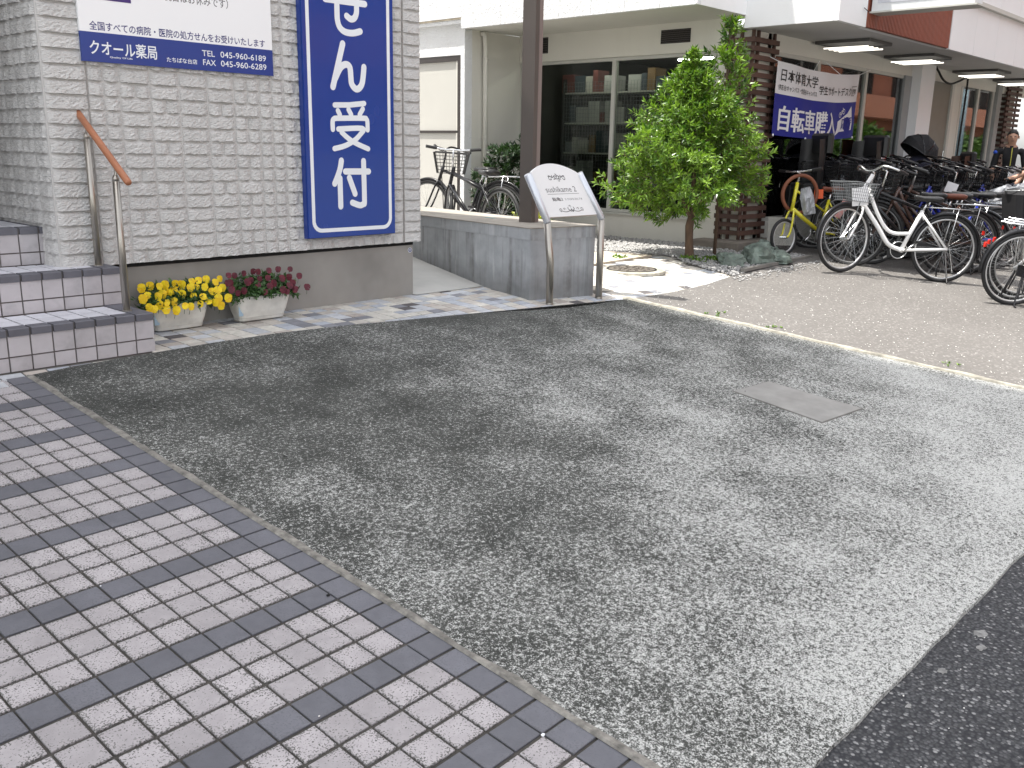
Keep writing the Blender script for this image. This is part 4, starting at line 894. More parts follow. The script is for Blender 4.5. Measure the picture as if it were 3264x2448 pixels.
# street-side shop front
part('front_lintel', M_wall, (8.48, 20.0, BY, BY + 0.12, 2.225, ZC + 0.002)); part('front_sill', M_wall, (8.48, 12.78, BY, BY + 0.12, -0.2, 0.32)); part('front_sill', M_wall, (15.0, 16.75, BY, BY + 0.12, -0.2, 0.30))
for x, w_ in ((8.66, 0.05), (9.81, 0.07), (11.24, 0.07)): part('window_frame', M_frame, (x - w_ / 2, x + w_ / 2, BY + 0.004, BY + 0.07, 0.321, 2.2245))
part('window_frame', M_frame, (8.69, 12.5, BY + 0.006, BY + 0.066, 2.18, 2.2248)); part('window_frame', M_frame, (8.69, 12.5, BY + 0.006, BY + 0.066, 0.3205, 0.37))
for a, b in ((8.686, 9.774), (9.846, 11.204), (11.276, 12.54)): part('pane', M_glassB, (a, b, BY + 0.03, BY + 0.036, 0.371, 2.179))
part('pier', mat('grey_pier_paint', (0.33, 0.345, 0.35), 0.8, var=0.05), (12.54, 12.785, BY - 0.01, BY + 0.118, -0.2, 2.2248)); part('column', M_fascia, (12.786, 13.33, BY - 0.14, BY + 0.119, -0.2, ZC + 0.001))
dr = part('door', mat('taupe_door', (0.20, 0.185, 0.155), 0.55, var=0.04), (13.43, 14.52, BY + 0.02, BY + 0.07, -0.1, 2.224)); part('door_frame', M_frame, (14.521, 14.62, BY - 0.01, BY + 0.10, -0.1, 2.2245)); part('door_frame', M_frame, (13.331, 13.429, BY + 0.0, BY + 0.10, -0.1, 2.2245)); part('door_pier', M_wall, (14.621, 14.99, BY + 0.01, BY + 0.11, -0.1, 2.2245))
q = MB(); q.tube([(14.42, BY - 0.02, 0.9), (14.42, BY - 0.02, 1.2)], 0.012, 8); mk('handle', q, M_chrome, dr)
for x in (15.02, 15.86, 16.66): part('window_frame', M_frame, (x - 0.04, x + 0.04, BY + 0.004, BY + 0.07, 0.301, 2.2243))
for a, b in ((15.061, 15.819), (15.901, 16.619)): part('pane', M_glassB, (a, b, BY + 0.03, BY + 0.036, 0.301, 2.224))
part('end_post', mat('grey_end_post', (0.27, 0.28, 0.275), 0.7), (16.71, 16.93, BY - 0.05, BY + 0.1, -0.2, ZC))
q = MB(); q.tube(smooth_line([(13.36, 1.10, -0.0), (13.37, 1.10, 1.2), (13.38, 1.10, 2.33), (13.45, 1.09, 2.37), (13.75, 1.09, 2.24), (14.1, 1.09, 2.2), (14.5, 1.09, 2.27), (14.78, 1.09, 2.33), (14.86, 1.09, 2.24), (14.85, 1.10, 1.2), (14.84, 1.10, 0.0)], 5), 0.016, 8)
tag(mk('rubber_hose', q, M_black, None, True), 'black hose looped over the taupe shop door', 'hose')
# interior
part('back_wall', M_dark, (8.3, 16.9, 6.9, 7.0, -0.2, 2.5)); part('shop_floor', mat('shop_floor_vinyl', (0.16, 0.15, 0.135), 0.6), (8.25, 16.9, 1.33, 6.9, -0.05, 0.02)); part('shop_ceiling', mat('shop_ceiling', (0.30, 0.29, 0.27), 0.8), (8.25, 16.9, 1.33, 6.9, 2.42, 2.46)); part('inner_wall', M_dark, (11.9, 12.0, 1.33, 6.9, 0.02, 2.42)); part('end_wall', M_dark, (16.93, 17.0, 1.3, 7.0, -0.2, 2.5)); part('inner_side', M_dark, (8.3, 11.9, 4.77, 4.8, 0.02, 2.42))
for k, (x, y) in enumerate(((8.62, 2.3), (8.62, 3.7), (10.2, 3.0))):
    q = MB(); q.tube([(x, y - 0.5, 2.36), (x, y + 0.5, 2.36)], 0.018, 8); tag(mk('ceiling_tube', q, emit('interior_tube', (1.0, 0.97, 0.9), 13.0)), ['lit ceiling tube inside the shop above the right end of the rack', 'lit ceiling tube inside the shop above the left end of the rack', 'lit ceiling tube deeper inside the shop'][k], 'light')
rk = thing('shelf_rack', 'wire shelf rack of goods seen through the garden-side shop window', 'shelf', (9.1, 3.1, 0.02))
for y in (1.75, 2.7, 3.65, 4.5):
    q = MB(); q.box(8.90, 8.94, y - 0.02, y + 0.02, 0.02, 2.05); mk('upright', q, M_black, rk); q = MB(); q.box(9.28, 9.32, y - 0.02, y + 0.02, 0.02, 2.05); mk('upright', q, M_black, rk)
for k in range(5):
    z = 0.25 + 0.40 * k; q = MB(); q.box(8.91, 9.31, 1.75, 4.5, z, z + 0.02); mk('shelf', q, M_pale, rk)
q = MB(); 
for k in range(56): y = 1.77 + 2.72 * k / 55; q.box(8.895, 8.898, y - 0.0015, y + 0.0015, 0.1, 2.0)
for k in range(38): z = 0.1 + 1.9 * k / 37; q.box(8.893, 8.896, 1.77, 4.49, z - 0.0015, z + 0.0015)
o = mk('wire_grid', q, M_bikegrey, rk); o['kind'] = 'stuff'
gm = [mat('goods_%d' % i, c, 0.6, var=0.1) for i, c in enumerate(((0.34, 0.34, 0.33), (0.03, 0.03, 0.035), (0.16, 0.09, 0.03), (0.12, 0.03, 0.025), (0.22, 0.225, 0.23), (0.03, 0.045, 0.06), (0.36, 0.35, 0.32)))]
gord = 'zeroth first second third fourth fifth sixth seventh eighth ninth tenth eleventh twelfth thirteenth fourteenth fifteenth sixteenth seventeenth eighteenth nineteenth twentieth twenty-first twenty-second twenty-third twenty-fourth'.split()
gname = ['white', 'black', 'brown', 'maroon', 'grey', 'navy', 'cream']; shn = ['lowest', 'second lowest', 'middle', 'second highest', 'top']
for k in range(5):
    y = 1.80; num = 0
    while y < 4.4:
        w_ = random.uniform(0.08, 0.24); h = random.uniform(0.10, 0.33)
        if random.random() < 0.86:
            q = MB(); yy0, yy1 = y, y + w_ * 0.92; q.box(8.96, 9.2, yy0, yy1, 0.2705 + 0.40 * k, 0.2705 + 0.40 * k + h)
            gi = random.randrange(7); num += 1; o = tag(mk('goods_box', q, gm[gi]), '%s box, %s from the pillar end on the rack\'s %s shelf' % (gname[gi], gord[num], shn[k]), 'box', 'goods on the shop rack')
        y += w_
# fluorescent fittings under the canopy
for i, (x, yy) in enumerate(((9.85, 0.82), (11.86, 0.80), (14.55, 0.80), (16.55, 0.80))):
    lab = ['nearest fluorescent fitting under the shop canopy, above the banner', 'second fluorescent fitting under the canopy, in front of the white column', 'third fluorescent fitting under the canopy, in front of the taupe door', 'farthest fluorescent fitting under the canopy, near the far slatted pillar'][i]
    t = thing('ceiling_light', lab, 'light', (x, yy, ZC), 'lit fittings under the canopy')
    q = MB(); q.prism([(x - 0.33, yy - 0.33, ZC + 0.002), (x + 0.33, yy - 0.33, ZC + 0.002), (x + 0.33, yy + 0.33, ZC + 0.002), (x - 0.33, yy + 0.33, ZC + 0.002)], (0, 0, -0.035)); mk('housing', q, mat('fitting_grey', (0.10, 0.098, 0.095), 0.6), t)
    for k in range(4): xx = x - 0.21 + 0.14 * k; q = MB(); q.tube([(xx, yy - 0.27, ZC - 0.075), (xx, yy + 0.27, ZC - 0.075)], 0.008, 8); mk('tube', q, M_tube, t)
# projecting sign box
sb = thing('sign_box', 'white projecting sign box with rust stains above the shop canopy edge', 'sign', (8.78, -0.35, 2.55))
part('body', mat('rusty_white_box', (0.66, 0.68, 0.69), 0.5, var=0.05, dirt=0.25, scale=5), (8.685, 8.92, -0.87, 0.15, 2.565, 3.6), par=sb); part('face', mat('sign_box_face', (0.50, 0.51, 0.56), 0.3, var=0.03), (8.68, 8.6845, -0.80, 0.09, 2.64, 3.52), par=sb); part('base_tray', M_frame, (8.675, 8.95, -0.90, 0.165, 2.548, 2.5645), par=sb)
q = MB(); q.tube(smooth_line([(8.66, 0.165, 2.56), (8.58, 0.14, 2.555), (8.5, 0.15, 2.58)], 4), 0.004, 6); mk('cable', q, M_black, sb)

# slatted timber pillars
def pillar(label, x0, x1, y0, y1, z0, z1, lx=0.012):
    t = thing('slatted_pillar', label, 'pillar', ((x0 + x1) / 2, (y0 + y1) / 2, z0 - 0.1), 'slatted timber pillars')
    q = MB(); q.box(x0 + 0.065, x1 - 0.065, y0 + 0.065, y1 - 0.065, z0 - 0.09, z1); mk('core', q, M_wall, t)
    for (fx, fy) in ((x0 + 0.03, y0 + 0.03), (x1 - 0.05, y0 + 0.03), (x0 + 0.03, y1 - 0.05), (x0 + 0.14, y0 + 0.031), (x0 + 0.031, y0 + 0.17)):
        q = MB(); q.box(fx, fx + 0.03, fy, fy + 0.03, z0 - 0.02, z1); mk('batten', q, M_slat, t)
    n_ = int((z1 - z0) / 0.0905)
    for k in range(n_):
        z = z0 + 0.03 + k * 0.0905; j = lambda: random.uniform(-0.004, 0.004)
        q = MB(); q.box(x0 - lx + j(), x1 + lx + j(), y0, y0 + 0.028, z, z + 0.052); mk('slat', q, M_slat, t)
        q = MB(); q.box(x0, x0 + 0.028, y0 + 0.0285, y1 + lx + j(), z + 0.001, z + 0.053); mk('slat', q, M_slat, t)
        q = MB(); q.box(x1 - 0.028, x1, y0 + 0.0285, y1 + lx + j(), z + 0.001, z + 0.053); mk('slat', q, M_slat, t)
    return t
pillar('brown slatted timber pillar at the near corner of the shop, behind the tree', 8.067, 8.62, 1.135, 1.47, 0.16, 2.40)
q = MB(); q.bbox(7.80, 8.70, 0.995, 1.62, -0.1, 0.135, 0.01); mk('pillar_plinth', q, mat('pillar_plinth_concrete', (0.20, 0.175, 0.15), 0.92, var=0.2, dirt=0.3, bmp=0.3), sh_)
pillar('brown slatted timber pillar at the far end of the shop front', 17.30, 17.95, 1.13, 1.55, 0.1, 2.40, 0.10)

# ---------------------------------------------------------------- banner
bn = thing('shop_banner', 'white and blue cloth banner with Japanese lettering tied across the shop window', 'banner', (9.57, 1.05, 1.3))
BX0, BX1 = 8.478, 10.668
def bpt(x, z, lift=0.0):          # x metres along, z nominal height 1.32..2.104
    s = (x - BX0) / (BX1 - BX0); sag = 0.052 * math.sin(math.pi * s) ; tz = (z - 1.32) / 0.784
    yb = 1.05 - 0.06 * math.sin(math.pi * s) + 0.012 * math.sin(s * 19 + tz * 2) + 0.02 * math.sin(s * 5 + 2) * (1 - tz)
    return Vector((x - 0.03 * (1 - tz) * (s - 0.3), yb - lift, z - sag * (0.8 + 0.3 * tz) + 0.02 * (s - 0.5) * (1 - tz)))
def bgrid(name, z0, z1, m):
    q = MB(); nx, nz = 48, 8; V = []; 
    for j in range(nz + 1):
        for i in range(nx + 1): V.append(bpt(BX0 + (BX1 - BX0) * i / nx, z0 + (z1 - z0) * j / nz))
    q.add(V, [(j * (nx + 1) + i, j * (nx + 1) + i + 1, (j + 1) * (nx + 1) + i + 1, (j + 1) * (nx + 1) + i) for j in range(nz) for i in range(nx)]); return mk(name, q, m, bn, True)
bgrid('white_cloth', 1.766, 2.104, M_bannerw); bgrid('blue_cloth', 1.32, 1.766, M_bannerb)
def btext(s, x0, x1, z0, h, m, wt, lift=0.006):
    me = fit_text(s, x0, x1, h, wt)
    for v in me.vertices: v.co = bpt(v.co.x, z0 + v.co.y, lift)
    me.materials.append(m); return mk('lettering', me, None, bn)
btext('日本体育大学', 8.56, 9.36, 1.905, 0.135, M_ink, 0.010); btext('健志台キャンパス・世田谷キャンパス', 8.53, 9.36, 1.808, 0.062, M_ink, 0.008); btext('学生サポートデスク', 9.40, 10.35, 1.842, 0.105, M_ink, 0.010); btext('提携', 10.40, 10.56, 1.860, 0.07, M_ink, 0.01)
q = MB(); bp2 = lambda p: bpt(p[0], p[1], 0.006)
stroke(q, [(10.37, 1.845), (10.37, 1.955), (10.60, 1.955)], 0.008, bp2, 2); stroke(q, [(10.37, 1.845), (10.50, 1.845)], 0.008, bp2, 2); stroke(q, [(10.575, 1.87), (10.575, 1.93)], 0.008, bp2, 2); mk('box_outline', q, M_ink, bn)
for dx0 in (-0.006, 0.0, 0.006): btext('自転車購入', 8.59 + dx0, 9.93 + dx0, 1.375, 0.275, M_bannerw, 0.010, 0.006 + dx0 * 0.02)
q = MB(); mg = [(9.93, 1.362), (10.10, 1.408), (10.50, 1.418), (10.52, 1.50), (10.47, 1.62), (10.425, 1.715), (10.30, 1.63), (10.15, 1.575), (10.03, 1.535), (10.02, 1.45)]
q.add([bpt(x, z, 0.005) for x, z in mg] , [tuple(range(len(mg)))]); mk('megaphone_shape', q, M_bannerw, bn)
btext('応援', 10.13, 10.47, 1.435, 0.15, M_bannerb, 0.010, 0.012)
q = MB()
for cx0, cz0 in ((10.09, 1.615), (10.185, 1.655)):
    stroke(q, [(cx0 + 0.030 * math.cos(a * math.pi / 6), cz0 + 0.030 * math.sin(a * math.pi / 6)) for a in range(13)], 0.008, bp2, 2)
stroke(q, [(10.09, 1.615), (10.13, 1.665), (10.165, 1.665), (10.185, 1.655)], 0.008, bp2, 2); stroke(q, [(10.09, 1.615), (10.135, 1.625), (10.165, 1.69), (10.15, 1.70)], 0.008, bp2, 2); mk('bicycle_emblem', q, M_bannerw, bn)
for x, z in ((BX0 + 0.02, 1.33), (9.15, 1.33), (9.85, 1.33), (BX1 - 0.04, 1.33)): q = MB(); q.sphere(bpt(x, z - 0.012, 0.006), 0.016, 0.010, 0.016); mk('eyelet', q, M_white, bn)
q = MB(); q.tube([bpt(9.25, 2.09), (9.62, 1.12, 2.19)], 0.004, 5); q.tube([bpt(10.02, 2.09), (9.80, 1.12, 2.19)], 0.004, 5); q.tube([bpt(BX1, 2.10), (11.2, 1.15, 2.2)], 0.004, 5); q.tube([bpt(BX0, 2.10), (8.40, 1.12, 2.14)], 0.004, 5); mk('tie_cord', q, M_white, bn)

# red sale flag by the pier
fl = thing('sale_flag', 'red upright sale flag with white characters by the grey pier', 'flag', (11.4, 1.0, 0.0))
q = MB(); q.tube([(11.22, 1.0, -0.02), (11.22, 1.0, 1.36)], 0.010, 8); mk('pole', q, M_white, fl)
q = MB(); nz = 10
for j in range(nz):
    z0 = 0.35 + 0.96 * j / nz; z1 = 0.35 + 0.96 * (j + 1) / nz; w0 = 0.02 * math.sin(j * 0.9); w1 = 0.02 * math.sin((j + 1) * 0.9); q.quad((11.23, 1.0 + w0, z0), (11.66, 1.0 - w0, z0), (11.66, 1.0 - w1, z1), (11.23, 1.0 + w1, z1))
mk('cloth', q, M_flagred, fl)
put_text('lettering', '価', 11.32, 11.56, 0.99, 0.22, 0.972, M_white, fl, 0.012); put_text('lettering', '格', 11.32, 11.56, 0.70, 0.22, 0.972, M_white, fl, 0.012)

# ---------------------------------------------------------------- plants
def grow(name, label, base, trunk, tips, leaf_l, m_leaf, m_bark, rnd, per=14, wr=0.38, cat='tree', up=0.35, light=None, group=None):
    t = thing(name, label, cat, base, group)
    q = MB()
    for pts, rr in trunk: q.tube(pts, rr, 9)
    mk('trunk', q, m_bark, t, True)
    q = MB(); sh = []; tw = MB()
    for (c, out) in tips:
        c = Vector(c); out = Vector(out).normalized(); ln = rnd.uniform(0.06, 0.12); a0 = c - out * ln
        tw.tube([a0, c], [0.0035, 0.0015], 4)
        v0 = min(1.0, max(0.0, rnd.gauss(0.55, 0.25)))
        for k in range(per):
            f = k / per; p = a0.lerp(c, f); ang = k * 2.4; u = out.orthogonal().normalized(); v = out.cross(u); rdir = u * math.cos(ang) + v * math.sin(ang)
            d = (rdir * (1.05 - 0.45 * f) + out * (0.45 + 0.5 * f) + Vector((0, 0, up * rnd.uniform(-0.6, 1.0))) + Vector((rnd.gauss(0, .25), rnd.gauss(0, .25), rnd.gauss(0, .25)))).normalized()
            add_leaf(q, sh, p, d, leaf_l * rnd.uniform(0.65, 1.2), wr, rnd, min(1, max(0, v0 + rnd.gauss(0, 0.16))))
    shade(mk('crown', q, m_leaf, t), sh); tw_ = mk('twigs', tw, m_bark, t); tw_['kind'] = 'stuff'; return t
rnd = random.Random(11); base = Vector((6.85, 1.02, 0.03)); tips = []
prof = [(0.36, 0.30), (0.50, 0.56), (0.66, 0.84), (0.80, 0.90), (1.0, 0.84), (1.22, 0.74), (1.42, 0.60), (1.60, 0.44), (1.78, 0.27), (1.95, 0.12), (2.08, 0.04)]
def prad(z):
    for (a, ra), (b, rb) in zip(prof, prof[1:]):
        if a <= z <= b: return ra + (rb - ra) * (z - a) / (b - a)
    return 0.0
lob = [(rnd.uniform(0, 6.28), rnd.uniform(0.5, 1.9), rnd.choice((0.62, 0.72, 1.15, 1.28))) for _ in range(26)]
cnt = 0
while cnt < 1650:
    z = rnd.uniform(0.36, 2.08); a = rnd.uniform(0, 6.283); m_ = 1.0
    for la, lz, lm in lob:
        dd = abs((a - la + math.pi) % (2 * math.pi) - math.pi) + abs(z - lz) * 1.8
        if dd < 0.8: m_ *= lm ** (1 - dd / 0.8)
    R0 = prad(z) * m_
    if rnd.random() > R0 / 0.85 + 0.08: continue
    f = rnd.random() ** 0.40 * (1.0 if rnd.random() < 0.93 else rnd.uniform(1.05, 1.22)); r_ = R0 * f; c = base + Vector((0, 0, 0)) + Vector((r_ * math.cos(a), r_ * math.sin(a), z - base.z)) - c_r * 0.06 * (z - 0.6)
    side = (c - base).dot(c_r)
    if z < 0.66 and (r_ < 0.34 or (side > 0.05 and z < 0.62)): continue
    out = Vector((math.cos(a) * f, math.sin(a) * f, 0.55 if z > 0.75 else rnd.uniform(-0.9, 0.3))); tips.append((c, out)); cnt += 1
fork = base + Vector((0.0, 0.0, 0.44))
trunk = [([base - Vector((0, 0, 0.06)), base + Vector((0.005, 0, 0.04)), base + Vector((-0.01, 0.008, 0.2)), base + Vector((-0.014, 0.012, 0.33)), fork], [0.062, 0.048, 0.041, 0.043, 0.036])]
for dx_, dy_, dz_, r0 in ((-0.20, 0.20, 0.55, 0.027), (0.10, -0.12, 0.75, 0.028), (0.03, 0.03, 1.25, 0.026), (0.24, -0.25, 0.5, 0.021), (-0.05, -0.28, 0.55, 0.018)):
    trunk.append(([fork - Vector((0, 0, 0.03)), fork + Vector((dx_ * 0.5, dy_ * 0.5, dz_ * 0.4)), fork + Vector((dx_, dy_, dz_))], [r0, r0 * 0.75, r0 * 0.3]))
tr = grow('citrus_tree', 'rounded bright green evergreen tree on the gravel in front of the shop', base, trunk, tips, 0.068, M_leaf, M_bark, rnd, 12, 0.34)
# slender second tree
rnd = random.Random(23); b2 = Vector((7.28, 0.98, 0.03)); tips = []
for _ in range(170):
    z = rnd.uniform(0.75, 2.42); r0 = (0.20 if z < 1.5 else 0.30 if z < 2.15 else 0.13) * rnd.random() ** 0.5; a = rnd.uniform(0, 6.283); tips.append((b2 + Vector((r0 * math.cos(a) + 0.02, r0 * math.sin(a), z)), Vector((math.cos(a), math.sin(a), 0.9))))
grow('sapling', 'slender taller leafy tree rising behind the rounded tree, by the slatted pillar', b2, [([b2 - Vector((0, 0, 0.05)), b2 + Vector((0.01, 0, 1.2)), b2 + Vector((0, 0.01, 2.4))], [0.02, 0.015, 0.005])], tips, 0.07, M_leaf, M_bark, rnd, 12, 0.40)
# dark shrub by the side wall
rnd = random.Random(31); b3 = Vector((7.25, 4.0, 0.03)); tips = []
for _ in range(190):
    z = rnd.uniform(0.25, 1.12); a = rnd.uniform(0, 6.283); r0 = (0.46 if z < 0.85 else 0.34) * rnd.random() ** 0.5; tips.append((b3 + Vector((r0 * math.cos(a), r0 * math.sin(a), z)), Vector((math.cos(a), math.sin(a), 0.5))))
for k in range(14): tips.append((b3 + c_r * rnd.uniform(0.18, 0.36) + Vector((0, 0, rnd.uniform(1.05, 1.32))), Vector((0.3, -0.3, 1))))
grow('dark_shrub', 'dark green leafy shrub against the cream side wall behind the parked bicycles', b3, [([b3 + Vector((a, b, -0.05)), b3 + Vector((a * 3, b * 3, 0.8))], [0.014, 0.006]) for a, b in ((0, 0), (0.06, 0.02), (-0.06, 0.03), (0.02, -0.07))], tips, 0.085, M_leaf2, M_bark, rnd, 12, 0.42, 'shrub')
# golden low shrubs behind the planter wall
for k, (x, y, r_, lab) in enumerate(((4.95, 1.55, 0.30, 'low yellow-green shrub behind the planter wall, under the parked bicycle wheel'), (4.74, 1.12, 0.17, 'low yellow-green shrub seen under the name sign, right of the brown post'))):
    rnd = random.Random(40 + k); b4 = Vector((x, y, 0.04)); tips = []
    for _ in range(150):
        a = rnd.uniform(0, 6.283); z = rnd.uniform(0.08, 0.50 - 0.06 * k); r0 = r_ * rnd.random() ** 0.5 * (1.0 if z < 0.4 else 0.7); tips.append((b4 + Vector((r0 * math.cos(a), r0 * math.sin(a), z)), Vector((math.cos(a), math.sin(a), 0.8))))
    grow('golden_shrub', lab, b4, [([b4 - Vector((0, 0, 0.04)), b4 + Vector((0.02, 0, 0.3))], [0.014, 0.006])], tips, 0.05, M_leaf3, M_bark, rnd, 10, 0.5, 'shrub', group='golden shrubs behind the planter wall')
# weeds at the foot of the tree
rnd = random.Random(51); q = MB(); sh = []
for (x, y, n_) in ((6.72, 0.86, 26), (6.95, 0.78, 30), (7.02, 0.84, 22), (6.75, 0.98, 16), (6.15, 1.42, 14), (4.66, -0.62, 6), (4.78, -1.05, 5), (5.0, -2.2, 4)):
    for _ in range(n_): 
        p = Vector((x + rnd.gauss(0, 0.05), y + rnd.gauss(0, 0.04), 0)); p.z = (Hs(p.x, p.y) if y > 0 else G(p.x, p.y)) + 0.01
        for _2 in range(4): add_leaf(q, sh, p, Vector((rnd.gauss(0, 1), rnd.gauss(0, 1), 0.9)).normalized(), rnd.uniform(0.03, 0.055) if y > 0 else 0.025, 0.5, rnd)
o = shade(mk('weeds', q, M_leaf), sh); tag(o, 'small green weeds at the foot of the tree and along the kerb', 'weeds', kind='stuff')

# ---------------------------------------------------------------- gravel, rocks, litter
rnd = random.Random(61); q = MB(); gp = [(6.28, 0.16), (6.33, 0.42), (6.52, 0.86), (6.80, 1.30), (6.60, 1.88), (5.8, 1.9), (5.8, 4.55), (8.05, 4.55), (8.05, 1.62), (7.79, 1.62), (7.79, 0.98), (8.4, 0.98), (8.4, 0.48), (7.6, 0.36), (6.66, 0.235)]
ico = [(0, 0, 1), (0.9, 0, 0.4), (0.28, 0.85, 0.4), (-0.72, 0.53, 0.4), (-0.72, -0.53, 0.4), (0.28, -0.85, 0.4), (0.6, 0.5, -0.3), (-0.6, 0.5, -0.3), (-0.2, -0.8, -0.3), (0.6, -0.5, -0.3)]
icf = [(0, 1, 2), (0, 2, 3), (0, 3, 4), (0, 4, 5), (0, 5, 1), (1, 6, 2), (2, 6, 7, 3), (3, 7, 4), (4, 8, 5), (5, 9, 1), (1, 9, 6), (4, 7, 8), (5, 8, 9)]
cnt = 0
while cnt < 8200:
    x = rnd.uniform(5.8, 8.4); y = rnd.uniform(0.16, 3.6)
    if not _in(gp, x, y) or (y > 2.4 and rnd.random() < 0.5): continue
    z = Hs(x, y); r_ = rnd.uniform(0.008, 0.021); a = rnd.uniform(0, 6.28); ca, sa = math.cos(a), math.sin(a); sx_, sy_, sz_ = r_ * rnd.uniform(0.7, 1.3), r_ * rnd.uniform(0.7, 1.2), r_ * rnd.uniform(0.6, 1.0)
    q.add([(x + ca * vx * sx_ - sa * vy * sy_, y + sa * vx * sx_ + ca * vy * sy_, z + 0.004 + vz * sz_ + r_ * 0.4) for vx, vy, vz in ico], icf); cnt += 1
for _ in range(260):                    # strays on the asphalt by the edging
    x = rnd.uniform(6.1, 8.4); y = 0.12 + 0.06 * (x - 6.1) - abs(rnd.gauss(0, 0.09)); z = Hs(x, y) + 0.007; r_ = rnd.uniform(0.006, 0.014)
    q.add([(x + vx * r_, y + vy * r_, z + vz * r_ * 0.8 + r_ * 0.3) for vx, vy, vz in ico], icf)
tag(mk('gravel', q, M_gravel), 'pale gravel bed around the tree in front of the shop', 'gravel', kind='stuff')
q = MB(); q.prism([(6.55, 0.20, 0.0), (8.45, 0.42, -0.02), (8.44, 0.47, -0.02), (6.54, 0.245, 0.0)], (0, 0, 0.03)); struct(mk('kerb_edging', q, mat('edging_concrete', (0.20, 0.19, 0.175), 0.9, var=0.2)))
def rock(label, c, rx, ry, rz, seed):
    q = MB(); q.sphere((0, 0, 0), 1, 1, 1, 18, 12); V = []
    for v in q.v:
        p = Vector(v); n1 = noise.noise(p * 1.1 + Vector((seed, 0, 0))); n2 = noise.noise(p * 2.7 + Vector((0, seed, 0))); k = 1 + 0.50 * n1 + 0.30 * n2 + 0.10 * noise.noise(p * 7 + Vector((seed, seed, 0)))
        V.append((c[0] + p.x * rx * k, c[1] + p.y * ry * k, c[2] + max(p.z, -0.35) * rz * k))
    q.v = V; return tag(mk('garden_rock', q, M_rock), label, 'rock', 'green rocks on the gravel')
rock('small green rock lying alone on the gravel, closest to the tree trunk', (6.86, 0.55, 0.04), 0.155, 0.12, 0.095, 2.0)
rock('largest angular green rock, in front of the pillar beside the yellow bicycle', (7.32, 0.50, 0.055), 0.20, 0.155, 0.135, 5.0)
rock('flat green rock touching the right side of the largest rock', (7.52, 0.38, 0.035), 0.16, 0.12, 0.085, 8.3)
rock('broad green rock behind the largest rock, at the pillar foot', (7.92, 0.75, 0.04), 0.24, 0.16, 0.115, 11.7)
rnd = random.Random(71); q = MB()
def speck(x, y, z, r_, th=0.6):
    a = rnd.uniform(0, 6.28); V = []
    for vx, vy, vz in ico: V.append((x + (vx * math.cos(a) - vy * math.sin(a)) * r_, y + (vx * math.sin(a) + vy * math.cos(a)) * r_ * 0.7, z + vz * r_ * th + r_ * 0.3 * th))
    q.add(V, icf)
for _ in range(650):
    y = rnd.uniform(-3.2, 0.2); x = kerb_x(y) + 0.15 + rnd.random() ** 1.3 * 4.2; speck(x, y, Hs(x, y) + 0.006, rnd.uniform(0.003, 0.0085), 0.35)
tag(mk('petal_litter', q, M_litter), 'pale petals and grit scattered over the sunlit shop asphalt', 'litter', kind='stuff')
q = MB()
for _ in range(75):
    y = rnd.uniform(-3.3, 0.1); x = rnd.uniform(border_x(y) + 0.1, kerb_x(y) - 0.05); speck(x, y, G(x, y) + 0.005, rnd.uniform(0.003, 0.0062), 0.8)
tag(mk('dark_grit', q, M_black), 'scattered black grit on the driveway', 'grit', kind='stuff')
q = MB()
for _ in range(70):
    x = rnd.uniform(0.2, 4.5); y = EDGE_Y - rnd.random() * 0.9; speck(x, y, G(max(min(x, 9), -4), EDGE_Y) - 0.010 + 0.03 * (y - EDGE_Y), rnd.uniform(0.002, 0.005), 0.6)
tag(mk('pale_grit', q, M_litter), 'pale grit on the dark street asphalt', 'grit', kind='stuff')
def pebble(label, i, v, r_, m, cat='pebble'):
    global q
    q = MB(); p = P(i, v) + tn * 0.001; speck(p.x, p.y, p.z, r_, 0.8); tag(mk('pebble', q, m), label, cat)
pebble('white pebble on a tile joint near the bottom of the dark border', 29.05, 0.06, 0.0075, M_white); pebble('dark pebble on the joint of the dark tile border', 20.7, 0.12, 0.008, M_black)
pebble('tiny white stone on a slate tile near the bottom left', 24.9, 3.75, 0.0035, M_litter); pebble('tiny white stone at a tile joint on the left', 16.15, 4.95, 0.003, M_white)
# plaster smears where the driveway meets the street
q = MB()
for (x, y, r_) in ((1.56, -3.47, 0.035), (1.47, -3.50, 0.02), (1.24, -3.46, 0.022), (0.98, -3.455, 0.014)):
    z = G(x, EDGE_Y) - 0.0085 + 0.03 * (y - EDGE_Y); n_ = 14; q.add([(x + r_ * math.cos(6.283 * k / n_) * rnd.uniform(0.5, 1.2), y + r_ * 0.7 * math.sin(6.283 * k / n_) * rnd.uniform(0.5, 1.2), z) for k in range(n_)], [tuple(range(n_))])
struct(mk('mortar_smear_markings', q, mat('mortar_smear', (0.20, 0.20, 0.195), 0.95, var=0.4, scale=60)))

# ---------------------------------------------------------------- bicycles
BC = {}
def wheel_meshes(r, tm, rm):
    key = ('w', r, tm.name, rm.name)
    if key in BC: return BC[key]
    q = MB(); q.torus((0, 0, 0), (1, 0, 0), (0, 0, 1), r - 0.018, 0.0185, 44, 8); a = q.mesh('wheel', tm, True)
    q = MB(); q.torus((0, 0, 0), (1, 0, 0), (0, 0, 1), r - 0.040, 0.0105, 44, 6, 1.0); b = q.mesh('rim', rm, True)
    q = MB()
    for k in range(28):
        t = 2 * math.pi * k / 28; s = 0.022 * (1 if k % 2 else -1); o_ = 0.35 * (1 if k % 4 < 2 else -1)
        q.tube([(0.018 * math.cos(t + o_ * 2), s, 0.018 * math.sin(t + o_ * 2)), ((r - 0.045) * math.cos(t), 0, (r - 0.045) * math.sin(t))], 0.0010, 3)
    q.tube([(0, -0.045, 0), (0, 0.045, 0)], 0.016, 10); c = q.mesh('spokes', M_chrome); BC[key] = (a, b, c); return BC[key]
